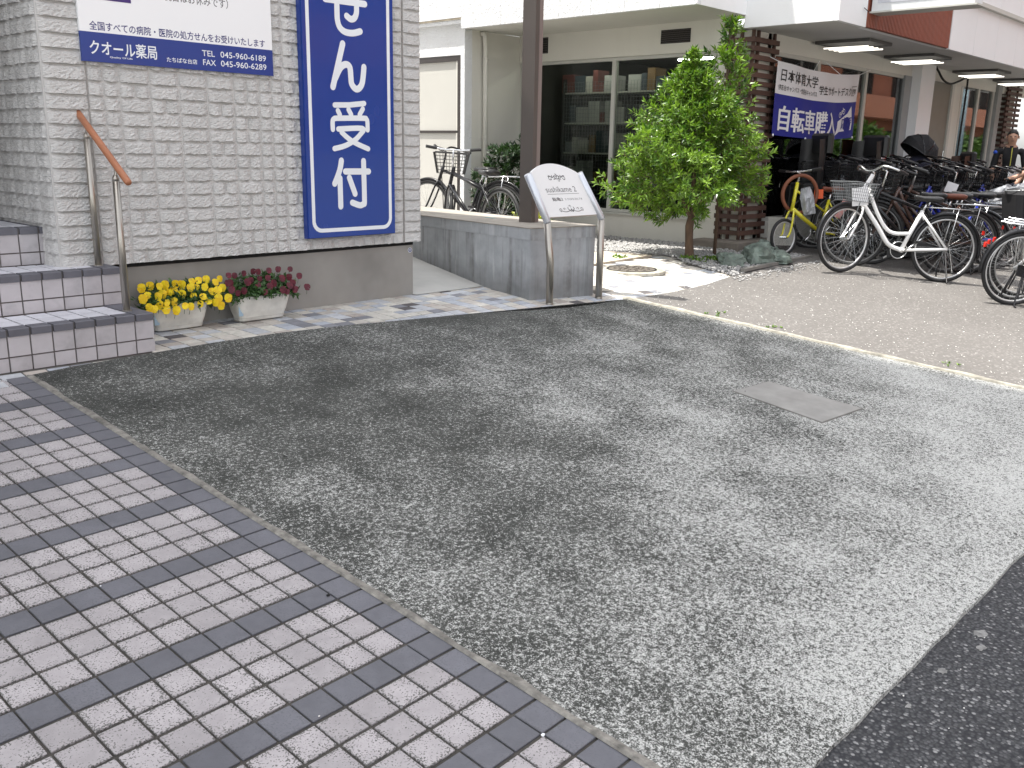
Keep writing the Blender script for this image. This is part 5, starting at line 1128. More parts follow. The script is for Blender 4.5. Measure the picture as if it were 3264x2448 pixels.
def bike_meshes(style, col, sad, rm, basket, rack, tm=None):
    key = (style, col.name, sad.name, basket, rack, rm.name)
    if key in BC: return BC[key]
    big = style != 'mini'; r = 0.34 if big else 0.206; wb = 1.08 if big else 0.97; hx, hz = (0.86, 0.86) if big else (0.80, 0.80); fxx, fz = (0.925, 0.66) if big else (0.865, 0.50); bbx, bbz = (0.44, 0.285) if big else (0.40, 0.265); sx_, sz_ = (0.29, 0.70) if big else (0.27, 0.62)
    L = []                                        # (name, mesh, steered, parent index)
    f = MB(); tr_ = 0.0205 if style == 'step' else 0.0165
    f.tube([(hx, 0, hz), (fxx, 0, fz)], 0.020, 10)
    if style == 'step':
        for dz in (0.0, 0.105): f.tube([Vector(p) for p in smooth_line([(hx + 0.045 - dz * 0.5, 0, fz + 0.05 + dz), (0.72, 0, 0.50 + dz * 0.9), (0.58, 0, 0.335 + dz * 1.15), (bbx + 0.01 - dz * 0.55, 0, bbz + 0.005 + dz * 1.6)], 5)], 0.0225 if dz == 0 else 0.0185, 10)
    elif style == 'mini':
        f.tube([(fxx, 0, fz + 0.02), (bbx, 0, bbz)], 0.024, 10); f.tube([(hx + 0.02, 0, hz - 0.08), (sx_ + 0.02, 0, sz_ - 0.15)], 0.0125, 10)
    else:
        f.tube([(fxx, 0, fz + 0.02), (bbx, 0, bbz)], 0.021, 10); f.tube([(hx + 0.01, 0, hz - 0.06), (sx_ + 0.015, 0, sz_ - 0.06)], 0.018, 10)
    f.tube([(sx_, 0, sz_), (bbx, 0, bbz)], tr_, 10)
    for s in (-1, 1):
        f.tube([(bbx, s * 0.03, bbz), (0, s * 0.06, r)], 0.0135 if style == 'step' else 0.011, 8); f.tube([(sx_ + 0.01, s * 0.02, sz_ - 0.03), (0, s * 0.06, r)], 0.0115 if style == 'step' else 0.009, 8)
    f.tube([(bbx, -0.035, bbz), (bbx, 0.035, bbz)], 0.022, 12); L.append(('frame', f.mesh('frame', col, True), 0, None))
    g = MB()
    for s in (-1, 1): g.tube(smooth_line([(fxx, s * 0.028, fz), (fxx + 0.03, s * 0.05, fz - 0.08), (wb - 0.04, s * 0.052, r + 0.06), (wb, s * 0.05, r)], 4), 0.0115, 8)
    g.tube([(fxx, -0.035, fz), (fxx, 0.035, fz)], 0.014, 8); L.append(('fork', g.mesh('fork', col if style != 'dark' else M_bikeblack, True), 1, None))
    a, b, c = wheel_meshes(r, tm or M_rubber, rm); L += [('wheel', a, (0, 0, r), None), ('rim', b, 'sub', 2), ('spokes', c, 'sub', 2), ('wheel', a, (wb, 0, r), None), ('rim', b, 'sub', 5), ('spokes', c, 'sub', 5)]
    h = MB(); ht = hz + (0.18 if big else 0.12); h.tube([(hx, 0, hz), (hx - 0.03, 0, ht - 0.02), (hx + 0.02, 0, ht)], 0.012, 8)
    bar = smooth_line([(hx - 0.18, -0.27, ht - 0.01), (hx - 0.06, -0.26, ht + 0.02), (hx + 0.02, -0.16, ht + 0.045), (hx + 0.03, -0.05, ht), (hx + 0.03, 0.05, ht), (hx + 0.02, 0.16, ht + 0.045), (hx - 0.06, 0.26, ht + 0.02), (hx - 0.18, 0.27, ht - 0.01)], 4) if big and style != 'sport' else [(hx - 0.03, -0.28, ht + 0.02), (hx, -0.1, ht), (hx, 0.1, ht), (hx - 0.03, 0.28, ht + 0.02)]
    h.tube(bar, 0.011, 8); L.append(('handlebar', h.mesh('handlebar', M_chrome if col in (M_bikewhite, M_bikeyellow, M_bikered) or style == 'sport' else M_bikeblack, True), 1, None)); hi = len(L) - 1
    for e in (0, -1):
        gr = MB(); p = Vector(bar[e]); p2 = Vector(bar[1 if e == 0 else -2]); d_ = (p2 - p).normalized(); gr.tube([p - d_ * 0.02, p + d_ * 0.10], 0.0165, 8); L.append(('grip', gr.mesh('grip', M_saddle), 1, hi))
    s_ = MB(); prof_ = [(-0.14, 0.085, 0.03), (-0.10, 0.098, 0.036), (-0.03, 0.085, 0.030), (0.04, 0.045, 0.022), (0.11, 0.026, 0.014), (0.13, 0.015, 0.006)]; V = []; zs = sz_ + 0.125
    for (xx, wd, up_) in prof_:
        for k in range(10): t = 2 * math.pi * k / 10; V.append((sx_ - 0.02 + xx, wd * math.cos(t), zs + (up_ if math.sin(t) > 0 else 0.042) * math.sin(t) * 0.9 + (0.012 if xx > 0.05 else 0)))
    s_.add(V, [(i * 10 + k, i * 10 + (k + 1) % 10, (i + 1) * 10 + (k + 1) % 10, (i + 1) * 10 + k) for i in range(5) for k in range(10)] + [tuple(range(9, -1, -1)), tuple(50 + k for k in range(10))]); L.append(('saddle', s_.mesh('saddle', sad, True), 0, None))
    s_ = MB(); s_.tube([(sx_, 0, sz_ - 0.02), (sx_ - 0.035, 0, sz_ + 0.10)], 0.0125, 8); L.append(('seat_post', s_.mesh('seat_post', M_chrome, True), 0, None))
    if big and style != 'sport':
        m_ = MB(); m_.torus((0, 0, r), (1, 0, 0), (0, 0, 1), r + 0.016, 0.019, 26, 5, 1.3, rad(8), rad(190)); L.append(('rear_mudguard', m_.mesh('rear_mudguard', M_bikeblack, True), 0, None))
        m_ = MB(); m_.torus((wb, 0, r), (1, 0, 0), (0, 0, 1), r + 0.014, 0.018, 22, 5, 1.3, rad(-10), rad(120)); L.append(('front_mudguard', m_.mesh('front_mudguard', M_bikeblack, True), 1, None))
    ck = MB(); ck.tube([(bbx, -0.05, bbz), (bbx, -0.09, bbz)], 0.012, 8); ck.torus((bbx, -0.055, bbz), (1, 0, 0), (0, 0, 1), 0.085, 0.006, 24, 5); ck.tube([(bbx, -0.08, bbz), (bbx + 0.13, -0.085, bbz - 0.10)], 0.009, 6); ck.tube([(bbx, 0.08, bbz), (bbx - 0.13, 0.085, bbz + 0.10)], 0.009, 6); ck.tube([(bbx, 0.05, bbz), (bbx, 0.085, bbz)], 0.012, 8)
    L.append(('crank', ck.mesh('crank', M_chrome, True), 0, None)); ci = len(L) - 1
    pd = MB(); pd.obox((bbx + 0.13, -0.125, bbz - 0.10), (0.045, 0, 0), (0, 0.035, 0), (0, 0, 0.011)); L.append(('pedal', pd.mesh('pedal', M_rubber), 0, ci)); pd = MB(); pd.obox((bbx - 0.13, 0.125, bbz + 0.10), (0.045, 0, 0), (0, 0.035, 0), (0, 0, 0.011)); L.append(('pedal', pd.mesh('pedal', M_rubber), 0, ci))
    if big and style != 'sport':
        cg = MB(); cg.prism([(-0.05, -0.062, r - 0.05), (bbx + 0.10, -0.062, bbz - 0.09), (bbx + 0.12, -0.062, bbz + 0.03), (bbx + 0.02, -0.062, bbz + 0.10), (-0.04, -0.062, r + 0.05)], (0, -0.014, 0)); L.append(('chain_guard', cg.mesh('chain_guard', M_bikeblack), 0, None))
    kd = MB(); kd.tube([(0.02, 0.07, r - 0.02), (-0.03, 0.13, 0.02), (-0.02, 0.16, 0.006)], 0.008, 6)
    if big: kd.tube([(0.02, -0.07, r - 0.02), (-0.03, -0.13, 0.02), (-0.02, -0.16, 0.006)], 0.008, 6)
    L.append(('kickstand', kd.mesh('kickstand', M_bikeblack, True), 0, None))
    if rack:
        rk_ = MB()
        for s in (-1, 1): rk_.tube([(sx_ - 0.05, s * 0.055, 2 * r + 0.06), (-0.24, s * 0.055, 2 * r + 0.075)], 0.006, 6); rk_.tube([(-0.05, s * 0.055, 2 * r + 0.068), (0, s * 0.062, r)], 0.005, 5)
        for k in range(4): xx = 0.16 - 0.12 * k; rk_.tube([(xx, -0.055, 2 * r + 0.067), (xx, 0.055, 2 * r + 0.067)], 0.005, 5)
        L.append(('rear_rack', rk_.mesh('rear_rack', M_chrome, True), 0, None))
        rf = MB(); rf.obox((-0.365, 0, r + 0.20), (0.008, 0, 0.003), (0, 0.015, 0), (0, 0, 0.020)); L.append(('reflector', rf.mesh('reflector', M_redplastic), 0, None))
    if basket:
        bk = MB(); x0, x1, z0, z1 = hx + 0.07, hx + (0.30 if basket == 'small' else 0.36), hz - (0.14 if basket == 'small' else 0.07), hz + (0.04 if basket == 'small' else 0.155)
        def loop(z, ex, rr_): bk.tube([(x0 - ex * 0.3, -0.145 - ex, z), (x1 + ex, -0.145 - ex, z), (x1 + ex, 0.145 + ex, z), (x0 - ex * 0.3, 0.145 + ex, z)], rr_, 5, True)
        for k in range(7): loop(z0 + (z1 - z0) * k / 6, 0.045 * k / 6, 0.006 if k == 6 else 0.0022)
        def wire(a, b): bk.tube([a, b], 0.0022, 3)
        for k in range(11):
            f_ = k / 10; yy = -0.145 + 0.29 * f_; yt = -0.19 + 0.38 * f_; wire((x1, yy, z0), (x1 + 0.045, yt, z1)); wire((x0, yy, z0), (x0 - 0.013, yt, z1)); wire((x0, yy, z0), (x1, yy, z0))
            xx = x0 + (x1 - x0) * f_; xt = x0 - 0.013 + (x1 - x0 + 0.058) * f_; wire((xx, -0.145, z0), (xt, -0.19, z1)); wire((xx, 0.145, z0), (xt, 0.19, z1)); wire((xx, -0.145, z0), (xx, 0.145, z0))
        bk.tube([((x0 + x1) / 2, -0.10, z0), (wb, -0.055, r)], 0.005, 5); bk.tube([((x0 + x1) / 2, 0.10, z0), (wb, 0.055, r)], 0.005, 5)
        L.append(('basket', bk.mesh('basket', M_bikedark if basket == 'wire' else (M_bikegrey if basket == 'small' else M_bikeblack)), 1, None))
    BC[key] = (L, r, wb, hx); return BC[key]
def bike(label, rear, front, H, style='dark', col=None, sad=None, basket='wire', rack=True, steer=0.0, lean=4.0, group='bicycles parked in front of the shop', name='bicycle', rm=None, tm=None):
    col = col or M_bikeblack; L, r, wb, hx = bike_meshes(style, col, sad or M_saddle, rm or (M_rim if col in (M_bikewhite, M_bikeyellow, M_bikered, M_bikegrey) else M_rimdark), basket, rack, tm)
    a = Vector((rear[0], rear[1], H(*rear))); b = Vector((front[0], front[1], H(*front))); fx_ = (b - a).normalized(); up = Vector((0, 0, 1)); ly = up.cross(fx_).normalized(); uz = fx_.cross(ly)
    la = rad(lean); ly2 = ly * math.cos(la) + uz * math.sin(la); uz2 = uz * math.cos(la) - ly * math.sin(la)
    t = thing(name, label, 'bicycle', a, group); t.matrix_basis = frame_m(a, fx_, ly2, uz2)
    S = Matrix.Translation((hx + 0.03, 0, 0)) @ Matrix.Rotation(rad(steer), 4, 'Z') @ Matrix.Translation((-hx - 0.03, 0, 0)); objs = []
    for (nm, me, st_, par) in L:
        o = bpy.data.objects.new(nm, me); COL.objects.link(o)
        if st_ == 'sub': o.parent = objs[par]
        else:
            o.parent = t
            if par is not None: o.parent = objs[par]
            elif isinstance(st_, tuple): o.matrix_basis = Matrix.Translation(st_) if st_[0] == 0 else S @ Matrix.Translation(st_)
            elif st_ == 1: o.matrix_basis = S
        objs.append(o)
    return t
hd = Vector((-0.672, 0.741))
def at_bike(label, c, ang, **kw):
    d_ = Vector((math.cos(ang), math.sin(ang))); wb = 0.97 if kw.get('style') == 'mini' else 1.08; c = Vector(c); return bike(label, tuple(c - d_ * wb / 2), tuple(c + d_ * wb / 2), Hs, **kw)
white = bike('white step-through bicycle with black saddle at the front of the row', (8.51, -0.93), (7.775, -0.12), Hs, 'step', M_bikewhite, basket='small', rack=True, steer=24, lean=3)
yellow = bike('small yellow bicycle with little wheels beside the slatted pillar', (9.06, 0.36), (8.12, 0.62), Hs, 'mini', M_bikeyellow, M_saddle_b, basket=None, rack=False, steer=0, lean=4)
for k, (dx_, dy_, c, lb) in enumerate(((0.02, 0, M_bikewhite, 'white-framed bicycle cut by the right edge, rear wheel nearest the kerb'), (0.30, 0.05, M_bikegrey, 'grey bicycle parked second behind the white-framed one at the right edge'), (0.60, 0.09, M_bikered, 'maroon bicycle parked third behind the white-framed one at the right edge'))):
    bike(lb, (8.02 + dx_, -1.74 + dy_), (8.80 + dx_, -2.49 + dy_), Hs, 'step' if k == 0 else 'dark', c, basket='black', lean=3)
cols = [M_bikeblack, M_bikebrown, M_bikeblack, M_bikebrown, M_bikeblue, M_bikeblack, M_bikegrey, M_bikeblack, M_bikeblack, M_bikeblack, M_bikeblue, M_bikeblack]
cname = {'black_enamel': 'black', 'grey_enamel': 'grey', 'brown_enamel': 'brown', 'blue_enamel': 'blue', 'maroon_enamel': 'maroon'}
ordn = ['first', 'second', 'third', 'fourth', 'fifth', 'sixth', 'seventh', 'eighth', 'ninth', 'tenth', 'eleventh', 'twelfth']
rnd = random.Random(83); row1 = []; row2 = []
ordn += ['thirteenth', 'fourteenth', 'fifteenth', 'sixteenth']
for k in range(16):
    c = (8.78 + 0.30 * k, -0.40 - 0.015 * k + rnd.uniform(-0.07, 0.07)); ang = math.atan2(0.741, -0.672) + rnd.uniform(-0.3, 0.25); cc = cols[k % 12]
    row1.append(at_bike('%s bicycle, %s in the front row behind the white bicycle' % (cname[cc.name], ordn[k]), c, ang, style=('sport', 'step', 'dark')[k % 3], col=cc, basket=None if k % 3 == 0 else 'black', rack=k % 3 != 0, steer=rnd.uniform(-25, 25), lean=rnd.uniform(2, 6), sad=M_saddle_b if k == 1 else M_saddle))
for k in range(14):
    c = (9.55 + 0.34 * k, 0.52 + rnd.uniform(-0.12, 0.10)); ang = math.atan2(0.60, -0.80) + rnd.uniform(-0.35, 0.35); cc = cols[(k + 5) % 12]
    row2.append(at_bike('%s bicycle, %s in the back row along the shop window' % (cname[cc.name], ordn[k]), c, ang, style=('dark', 'step', 'sport')[k % 3], col=cc, basket='black' if k % 3 != 2 else None, rack=k % 3 != 2, steer=rnd.uniform(-25, 25), lean=rnd.uniform(2, 6)))
for k in range(12):
    c = (9.38 + 0.34 * k, 0.06 + rnd.uniform(-0.08, 0.08)); ang = math.atan2(0.68, -0.73) + rnd.uniform(-0.35, 0.35); cc = (M_bikeblack, M_bikebrown, M_bikeblack)[k % 3]
    at_bike('%s bicycle, %s in the middle row between the front and back rows' % (cname[cc.name], ordn[k]), c, ang, style=('step', 'dark', 'sport')[k % 3], col=cc, basket='black' if k % 3 != 2 else None, rack=k % 3 != 2, steer=rnd.uniform(-25, 25), lean=rnd.uniform(2, 6))
# alley bicycles
alley = lambda x, y: 0.0 if y > 1.4 else 0.04
flatH = lambda x, y: 0.035
bike('black bicycle with wire basket parked in the alley behind the planter wall', (5.50, 2.47), (5.66, 3.55), flatH, 'sport', M_bikeblack, rack=False, steer=-30, lean=3, group='bicycles parked in the alley')
bike('bicycle with chrome rear rack parked deeper in the alley by the dark shrub', (6.50, 3.42), (6.32, 4.46), flatH, 'dark', M_bikeblack, basket=None, rack=True, lean=4, group='bicycles parked in the alley')
# brown tyre hung on the yellow bicycle
q = MB(); q.torus((8.37, 0.605, 0.672), (0.80, -0.60, 0), (0, 0.0, 1), 0.203, 0.021, 44, 10); tag(mk('loose_tyre', q, M_brownrub, None, True), 'brown bicycle tyre hung from the handlebar of the yellow bicycle', 'tyre')
# price cards and bags hung on bicycles
def bag(label, c, w_, h, tilt, m, yaw=-0.85):
    d_ = Vector((math.cos(yaw), math.sin(yaw), 0)); n_ = Vector((-d_.y, d_.x, 0)); u_ = d_ * math.cos(tilt) + Vector((0, 0, 1)) * math.sin(tilt); v_ = n_.cross(u_); v_ = v_ if v_.z > 0 else -v_; q = MB(); V = []; sd_ = rnd.random() * 50; K = 8
    for side in (-1, 1):
        for j in range(K + 1):
            for i in range(K + 1):
                a_ = i / K * 2 - 1; b_ = j / K * 2 - 1; tp = 1.0 - 0.35 * max(0, b_) ** 2 - 0.15 * max(0, -b_); bulge_ = 0.035 * (1 - a_ * a_) * (1 - b_ * b_) * side
                V.append(Vector(c) + u_ * a_ * w_ / 2 * tp + v_ * b_ * h / 2 + n_ * (bulge_ + 0.03 * noise.noise((a_ * 2.2 + sd_, b_ * 2.2, side))))
    o_ = (K + 1) ** 2; F = [(k0 + j * (K + 1) + i, k0 + j * (K + 1) + i + 1, k0 + (j + 1) * (K + 1) + i + 1, k0 + (j + 1) * (K + 1) + i) for k0 in (0, o_) for j in range(K) for i in range(K)]
    q.add(V, F); return tag(mk('plastic_bag', q, m, None, False), label, 'bag')
def card(label, c, w_, h, tilt, m, cat='price card', yaw=-0.85, name='price_card'):
    d_ = Vector((math.cos(yaw), math.sin(yaw), 0)); n_ = Vector((-d_.y, d_.x, 0)); u_ = d_ * math.cos(tilt) + Vector((0, 0, 1)) * math.sin(tilt); v_ = n_.cross(u_); v_ = v_ if v_.z > 0 else -v_
    q = MB(); q.obox(c, u_ * w_ / 2, n_ * 0.002, v_ * h / 2); return tag(mk(name, q, m), label, cat)
card('white price card on the white bicycle basket', (7.84, -0.30, 0.70), 0.16, 0.18, 0.1, M_paper); card('tilted white card standing in the white bicycle basket', (7.98, -0.30, 0.83), 0.035, 0.20, -0.5, M_paper)
card('pale pink card hanging behind the yellow bicycle', (8.72, 0.22, 0.50), 0.17, 0.21, -0.45, M_pink); card('orange price tag inside the brown tyre', (8.66, 0.52, 0.67), 0.10, 0.10, 0.05, M_orange)
bag('grey plastic bag hanging from the yellow handlebar', (8.40, 0.52, 0.60), 0.15, 0.30, 0.25, M_plastic); card('pale board leaning behind the yellow front wheel', (8.50, 0.86, 0.24), 0.30, 0.32, 0.0, M_pale, 'board', name='leaning_board')
bag('grey poly sheet over a basket in the back row', (9.55, 0.30, 0.83), 0.22, 0.20, 0.5, M_plastic); card('white paper hung on the fourth bicycle of the front row', (10.3, -0.35, 0.72), 0.14, 0.18, -0.3, M_paper); bag('clear plastic cover in a basket near the right edge', (10.9, -0.75, 0.66), 0.34, 0.22, 0.35, M_plastic); bag('second clear plastic cover in a basket near the right edge', (11.4, -0.85, 0.70), 0.30, 0.22, 0.2, M_plastic)
# child seats
def child_seat(label, c, yaw, sc=1.0, m=None):
    t = thing('child_seat', label, 'child seat', c, 'child seats on the bicycles'); R_ = Matrix.Translation(c) @ Matrix.Rotation(yaw, 4, 'Z') @ Matrix.Scale(sc, 4)
    def p_(nm, mm, fn, smooth=True):
        q = MB(); fn(q); q.v = [tuple(R_ @ Vector(v)) for v in q.v]; mk(nm, q, mm, t, smooth)
    def shell(q):
        V = []; n1, n2 = 10, 8
        for j in range(n2 + 1):
            for i in range(n1 + 1):
                a = math.pi * (i / n1 - 0.5) * 1.05; z = 0.55 * j / n2; rr = 0.17 + 0.02 * math.sin(z * 5); V.append((-0.10 + 0.13 * (1 - math.cos(a)) * 1.2, rr * math.sin(a) * 1.05, z + 0.02 * math.cos(a)))
        q.add(V, [(j * (n1 + 1) + i, j * (n1 + 1) + i + 1, (j + 1) * (n1 + 1) + i + 1, (j + 1) * (n1 + 1) + i) for j in range(n2) for i in range(n1)])
    p_('shell', m or M_saddle, shell); p_('seat', M_saddle, lambda q: q.bbox(-0.10, 0.20, -0.16, 0.16, -0.02, 0.06, 0.02), False); p_('headrest', M_saddle, lambda q: q.bbox(-0.13, -0.05, -0.19, 0.19, 0.40, 0.62, 0.025), False)
    p_('footrest', M_saddle, lambda q: (q.bbox(0.10, 0.22, -0.20, -0.10, -0.28, 0.02, 0.01), q.bbox(0.10, 0.22, 0.10, 0.20, -0.28, 0.02, 0.01)), False); return t
child_seat('black child seat with tall headrest on a back-row bicycle near the pillar', (9.05, 0.80, 0.72), 2.6); child_seat('wide black child seat on the back-row bicycle below the banner', (9.98, 0.55, 0.66), 2.7, 1.1); child_seat('dark child seat on a back-row bicycle before the far window', (12.3, 0.2, 0.62), 2.4, 0.9, M_bikebrown)
hs = thing('hooded_child_seat', 'child seat with black folding hood and navy cushion in front of the white column', 'child seat', (11.35, 0.4, 0.78))
q = MB(); V = []; n1, n2 = 12, 6; hc = Vector((11.22, 0.42, 1.12)); hd_ = Vector((0.73, -0.68, 0)); hl = Vector((0.68, 0.73, 0))
for j in range(n2 + 1):
    a = rad(-5 + 150 * j / n2)
    for i in range(n1 + 1):
        b_ = math.pi * i / n1; rr = 0.235 * (1 + 0.03 * (1 if j % 2 else -1)); V.append(hc + hl * 0.20 * math.cos(b_) + (hd_ * math.cos(a) + Vector((0, 0, 1)) * math.sin(a)) * rr * math.sin(b_) * 1.15)
q.add(V, [(j * (n1 + 1) + i, j * (n1 + 1) + i + 1, (j + 1) * (n1 + 1) + i + 1, (j + 1) * (n1 + 1) + i) for j in range(n2) for i in range(n1)]); mk('hood', q, M_cloth_k, hs)
q = MB()
for j in (0, 2, 4, 6): q.tube(V[j * (n1 + 1):(j + 1) * (n1 + 1)], 0.007, 5)
mk('hood_ribs', q, M_bikeblack, hs)
q = MB(); q.sphere(hc - Vector((0, 0, 0.17)) + hd_ * 0.03, 0.22, 0.19, 0.17, 14, 9); mk('cushion', q, M_cloth_n, hs, True); q = MB(); q.tube([hc - Vector((0, 0, 0.25)), (11.42, 0.38, 0.62)], 0.03, 8); mk('mount', q, M_bikeblack, hs)
# large black basket cover at the right edge
cb = thing('basket_cover', 'large black zipped basket cover on the bicycle at the right edge', 'basket cover', (9.15, -1.45, 0.45))
q = MB(); q.bbox(-0.24, 0.24, -0.18, 0.18, 0, 0.30, 0.05); Rm = Matrix.Translation((9.02, -1.55, 0.50)) @ Matrix.Rotation(-0.8, 4, 'Z'); q.v = [tuple(Rm @ Vector((v[0] * (0.82 + 0.6 * v[2]), v[1], v[2]))) for v in q.v]; mk('bag', q, M_cloth_k, cb, False)
q = MB(); q.torus((0, 0, 0.29), (1, 0, 0), (0, 1, 0), 0.21, 0.007, 30, 5); q.v = [tuple(Rm @ Vector((v[0] * 1.2, v[1] * 0.9, v[2] + 0.02 * math.cos(v[0] * 9)))) for v in q.v]; mk('zip_piping', q, M_bikegrey, cb)

# ---------------------------------------------------------------- people
def person(label, loc, yaw, height, pose):
    """one continuous skinned body from joints given in a 1.70 m figure, facing +x"""
    J = dict(pelvis=(0, 0, 0.93, .135, .10), waist=(0, 0, 1.06, .125, .09), chest=(0.01, 0, 1.26, .145, .10), neckb=(0.015, 0, 1.42, .065, .06), neck=(0.03, 0, 1.48, .052, .052), chin=(0.055, 0, 1.545, .068, .062), head=(0.045, 0, 1.61, .082, .076), crown=(0.03, 0, 1.68, .055, .055))
    for s, n_ in ((1, 'l'), (-1, 'r')):
        J.update({'sh' + n_: (0.0, s * 0.175, 1.385, .058, .058), 'el' + n_: (0.02, s * 0.225, 1.11, .043, .043), 'wr' + n_: (0.14, s * 0.19, 0.93, .031, .031), 'hand' + n_: (0.20, s * 0.175, 0.905, .036, .022), 'hip' + n_: (0, s * 0.09, 0.86, .088, .088), 'kn' + n_: (0.015, s * 0.095, 0.48, .058, .058), 'an' + n_: (-0.01, s * 0.10, 0.09, .042, .042), 'toe' + n_: (0.14, s * 0.115, 0.035, .036, .034)})
        for i in range(4): J['f%s%d' % (n_, i)] = (0.285 - 0.008 * abs(i - 1), s * (0.175 + (i - 1.5) * 0.019), 0.885, .0085, .0085)
        J['th' + n_] = (0.235, s * 0.135, 0.895, .0095, .0095)
    for k, v in pose.items(): o_ = J[k]; J[k] = (*v, o_[3], o_[4])
    E_ = [('pelvis', 'waist'), ('waist', 'chest'), ('chest', 'neckb'), ('neckb', 'neck'), ('neck', 'chin'), ('chin', 'head'), ('head', 'crown')]
    for n_ in 'lr': E_ += [('neckb', 'sh' + n_), ('sh' + n_, 'el' + n_), ('el' + n_, 'wr' + n_), ('wr' + n_, 'hand' + n_), ('pelvis', 'hip' + n_), ('hip' + n_, 'kn' + n_), ('kn' + n_, 'an' + n_), ('an' + n_, 'toe' + n_), ('hand' + n_, 'th' + n_)] + [('hand' + n_, 'f%s%d' % (n_, i)) for i in range(4)]
    ks = list(J); me = bpy.data.meshes.new('person'); me.from_pydata([J[k][:3] for k in ks], [(ks.index(a), ks.index(b)) for a, b in E_], []); o = bpy.data.objects.new('person', me); COL.objects.link(o)
    sk_ = o.modifiers.new('skin', 'SKIN'); ss = o.modifiers.new('sub', 'SUBSURF'); ss.levels = 2; ss.render_levels = 2
    for k, v in zip(ks, me.skin_vertices[0].data): v.radius = J[k][3:5]
    me.skin_vertices[0].data[0].use_root = True; bpy.context.view_layer.update()
    m2 = bpy.data.meshes.new_from_object(o.evaluated_get(bpy.context.evaluated_depsgraph_get())); bpy.data.objects.remove(o)
    for m_ in (M_skin, M_cloth_k, mat('dark_trousers', (0.02, 0.022, 0.04), 0.85), M_rubber): m2.materials.append(m_)
    el = [Vector(J['el' + n_][:3]) for n_ in 'lr']; wr = [Vector(J['wr' + n_][:3]) for n_ in 'lr']; nb = Vector(J['neckb'][:3])
    for p in m2.polygons:
        c = p.center; near_arm = min(min((c - (e * (1 - t) + w_ * t)).length for t in (0.1, 0.35, 0.6, 0.85, 1.0, 1.3, 1.6)) for e, w_ in zip(el, wr)); p.use_smooth = True
        p.material_index = 0 if (c.z > nb.z + 0.035 and (c - nb).length < 0.4) or near_arm < 0.058 else (3 if c.z < 0.10 else (2 if c.z < 0.93 and abs(c.y) < 0.2 and c.x < 0.25 else 1))
    k = height / 1.70; mx_ = Matrix.Translation(loc) @ Matrix.Rotation(yaw, 4, 'Z') @ Matrix.Scale(k, 4)
    m2.transform(mx_); t = tag(mk('person', m2, None), label, 'person', 'people at the shop front'); hp = Vector(J['head'][:3]); cp = Vector(J['chin'][:3])
    q = MB(); q.sphere(hp + Vector((-0.020, 0, 0.012)), 0.092, 0.080, 0.094, 18, 12); HV = []
    for v in q.v:
        v = Vector(v) - hp; lim = 0.045 + 0.25 * (v.z - 0.05) if v.z > 0.035 else -0.02 - 0.35 * (0.035 - v.z)
        if v.x > lim: v.x = lim
        v.z = max(v.z, -0.06); HV.append(tuple(mx_ @ (v + hp)))
    q.v = HV; mk('hair', q, M_hair, t, True)
    q = MB()
    for s in (-1, 1): q.sphere(hp + Vector((0.074, s * 0.031, -0.002)), 0.008, 0.014, 0.006, 8, 6)
    q.sphere(cp + Vector((0.062, 0, 0.0)), 0.006, 0.022, 0.005, 8, 6); q.v = [tuple(mx_ @ Vector(v)) for v in q.v]; mk('eyes_and_mouth', q, M_hair, t)
    q = MB(); q.tube([hp + Vector((0.076, 0, 0.0)), hp + Vector((0.096, 0, -0.038)), hp + Vector((0.078, 0, -0.045))], [0.007, 0.013, 0.006], 8)
    for s in (-1, 1): q.sphere(hp + Vector((-0.005, s * 0.083, -0.012)), 0.018, 0.009, 0.028, 8, 6)
    q.v = [tuple(mx_ @ Vector(v)) for v in q.v]; mk('nose_and_ears', q, M_skin, t, True); return t, mx_
p1, mx1 = person('person in a black polo shirt with a blue shoulder patch looking down at papers', (13.05, -0.19, Hs(9, -0.19)), 3.45, 1.56, {'head': (0.06, 0, 1.605), 'chin': (0.075, 0, 1.54)})
q = MB(); q.v = []; q.box(-0.05, 0.05, 0.13, 0.236, 1.33, 1.41); q.v = [tuple(mx1 @ Vector(v)) for v in q.v]
q = MB(); q.sphere((0.0, -0.19, 1.37), 0.058, 0.05, 0.035, 10, 7); q.v = [tuple(mx1 @ Vector(v)) for v in q.v]; mk('shoulder_patch', q, mat('blue_patch', (0.02, 0.08, 0.5), 0.7), p1, True)
q = MB(); q.tube([(0.105, 0.012, 1.44), (0.155, 0.012, 1.33), (0.16, 0.012, 1.12)], 0.006, 6); q.v = [tuple(mx1 @ Vector(v)) for v in q.v]; mk('placket', q, mat('yellow_trim', (0.5, 0.5, 0.08), 0.7), p1)
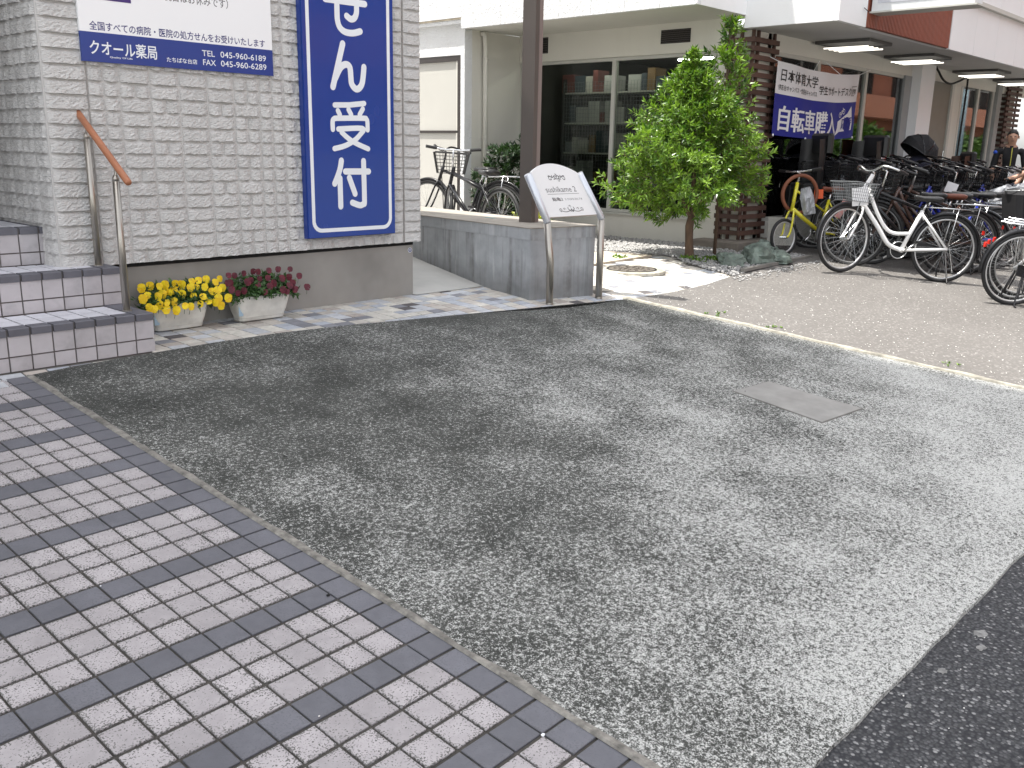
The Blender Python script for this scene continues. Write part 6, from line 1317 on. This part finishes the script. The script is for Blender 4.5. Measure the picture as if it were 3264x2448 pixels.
p2, mx2 = person('person with dark hair in black clothes cut off by the right edge, reaching left', (12.35, -0.74, Hs(9, -0.74)), 2.35, 1.68, {'ell': (0.16, 0.24, 1.16), 'wrl': (0.36, 0.17, 1.02), 'handl': (0.42, 0.15, 1.0), 'fl0': (0.50, 0.12, 0.985), 'fl1': (0.505, 0.14, 0.985), 'fl2': (0.505, 0.16, 0.985), 'fl3': (0.495, 0.18, 0.985), 'thl': (0.455, 0.11, 1.0)})
card('sheet of white paper held by the two people', (12.55, -0.40, 0.93), 0.17, 0.13, 0.3, M_paper, 'paper', -0.8, 'paper_sheet')

# ---------------------------------------------------------------- across the street (seen in the shop windows)
ap = thing('apartment_block', 'salmon brick apartment block across the street, mirrored in the shop windows', 'building', (40, -14, 0))
part('wall', M_apart, (8, 90, -18, -13.0, 0.0, 11.0), par=ap)
for f_ in range(3):
    z = 2.9 + f_ * 2.8; part('balcony', M_apart, (10, 88, -13.0, -11.9, z, z + 1.0), par=ap)
    for k in range(13):
        x = 12 + 6 * k; wd_ = part('window', M_dark, (x, x + 3.6, -13.02, -12.98, z + 1.05, z + 2.6), par=ap); part('window_post', M_pale, (x + 1.75, x + 1.9, -13.05, -12.97, z + 1.05, z + 2.6), par=wd_)
for k in range(13): part('ground_window', M_dark, (12 + 6 * k, 15.8 + 6 * k, -13.02, -12.98, 0.5, 2.4), par=ap)
q = MB(); q.box(6, 90, -9.2, -8.9, -0.6, 0.95); tag(mk('retaining_wall', q, M_pale), 'pale retaining wall across the street below the hedge, mirrored in the shop windows', 'wall')
rnd = random.Random(97)
q = MB(); sh = []
for _ in range(20000):
    x = rnd.uniform(13, 76); zz = rnd.uniform(0.8, 1.6 + 0.8 * abs(math.sin(x * 0.55))); p = Vector((x, -9.7 + rnd.uniform(-0.35, 0.4), zz)); add_leaf(q, sh, p, Vector((rnd.gauss(0, 1), rnd.gauss(0, 1), rnd.gauss(0.3, 1))).normalized(), 0.26, 0.6, rnd)
tag(shade(mk('hedge', q, M_hedge), sh), 'clipped green hedge along the retaining wall across the street, mirrored in the shop windows', 'hedge')
q = MB(); q.tube([(44.5, -8.3, -0.5), (44.5, -8.3, 9)], 0.22, 14); tag(mk('utility_pole', q, mat('pale_blue_pole', (0.42, 0.55, 0.62), 0.6), None, True), 'pale blue utility pole across the street, mirrored in the far shop window', 'pole')
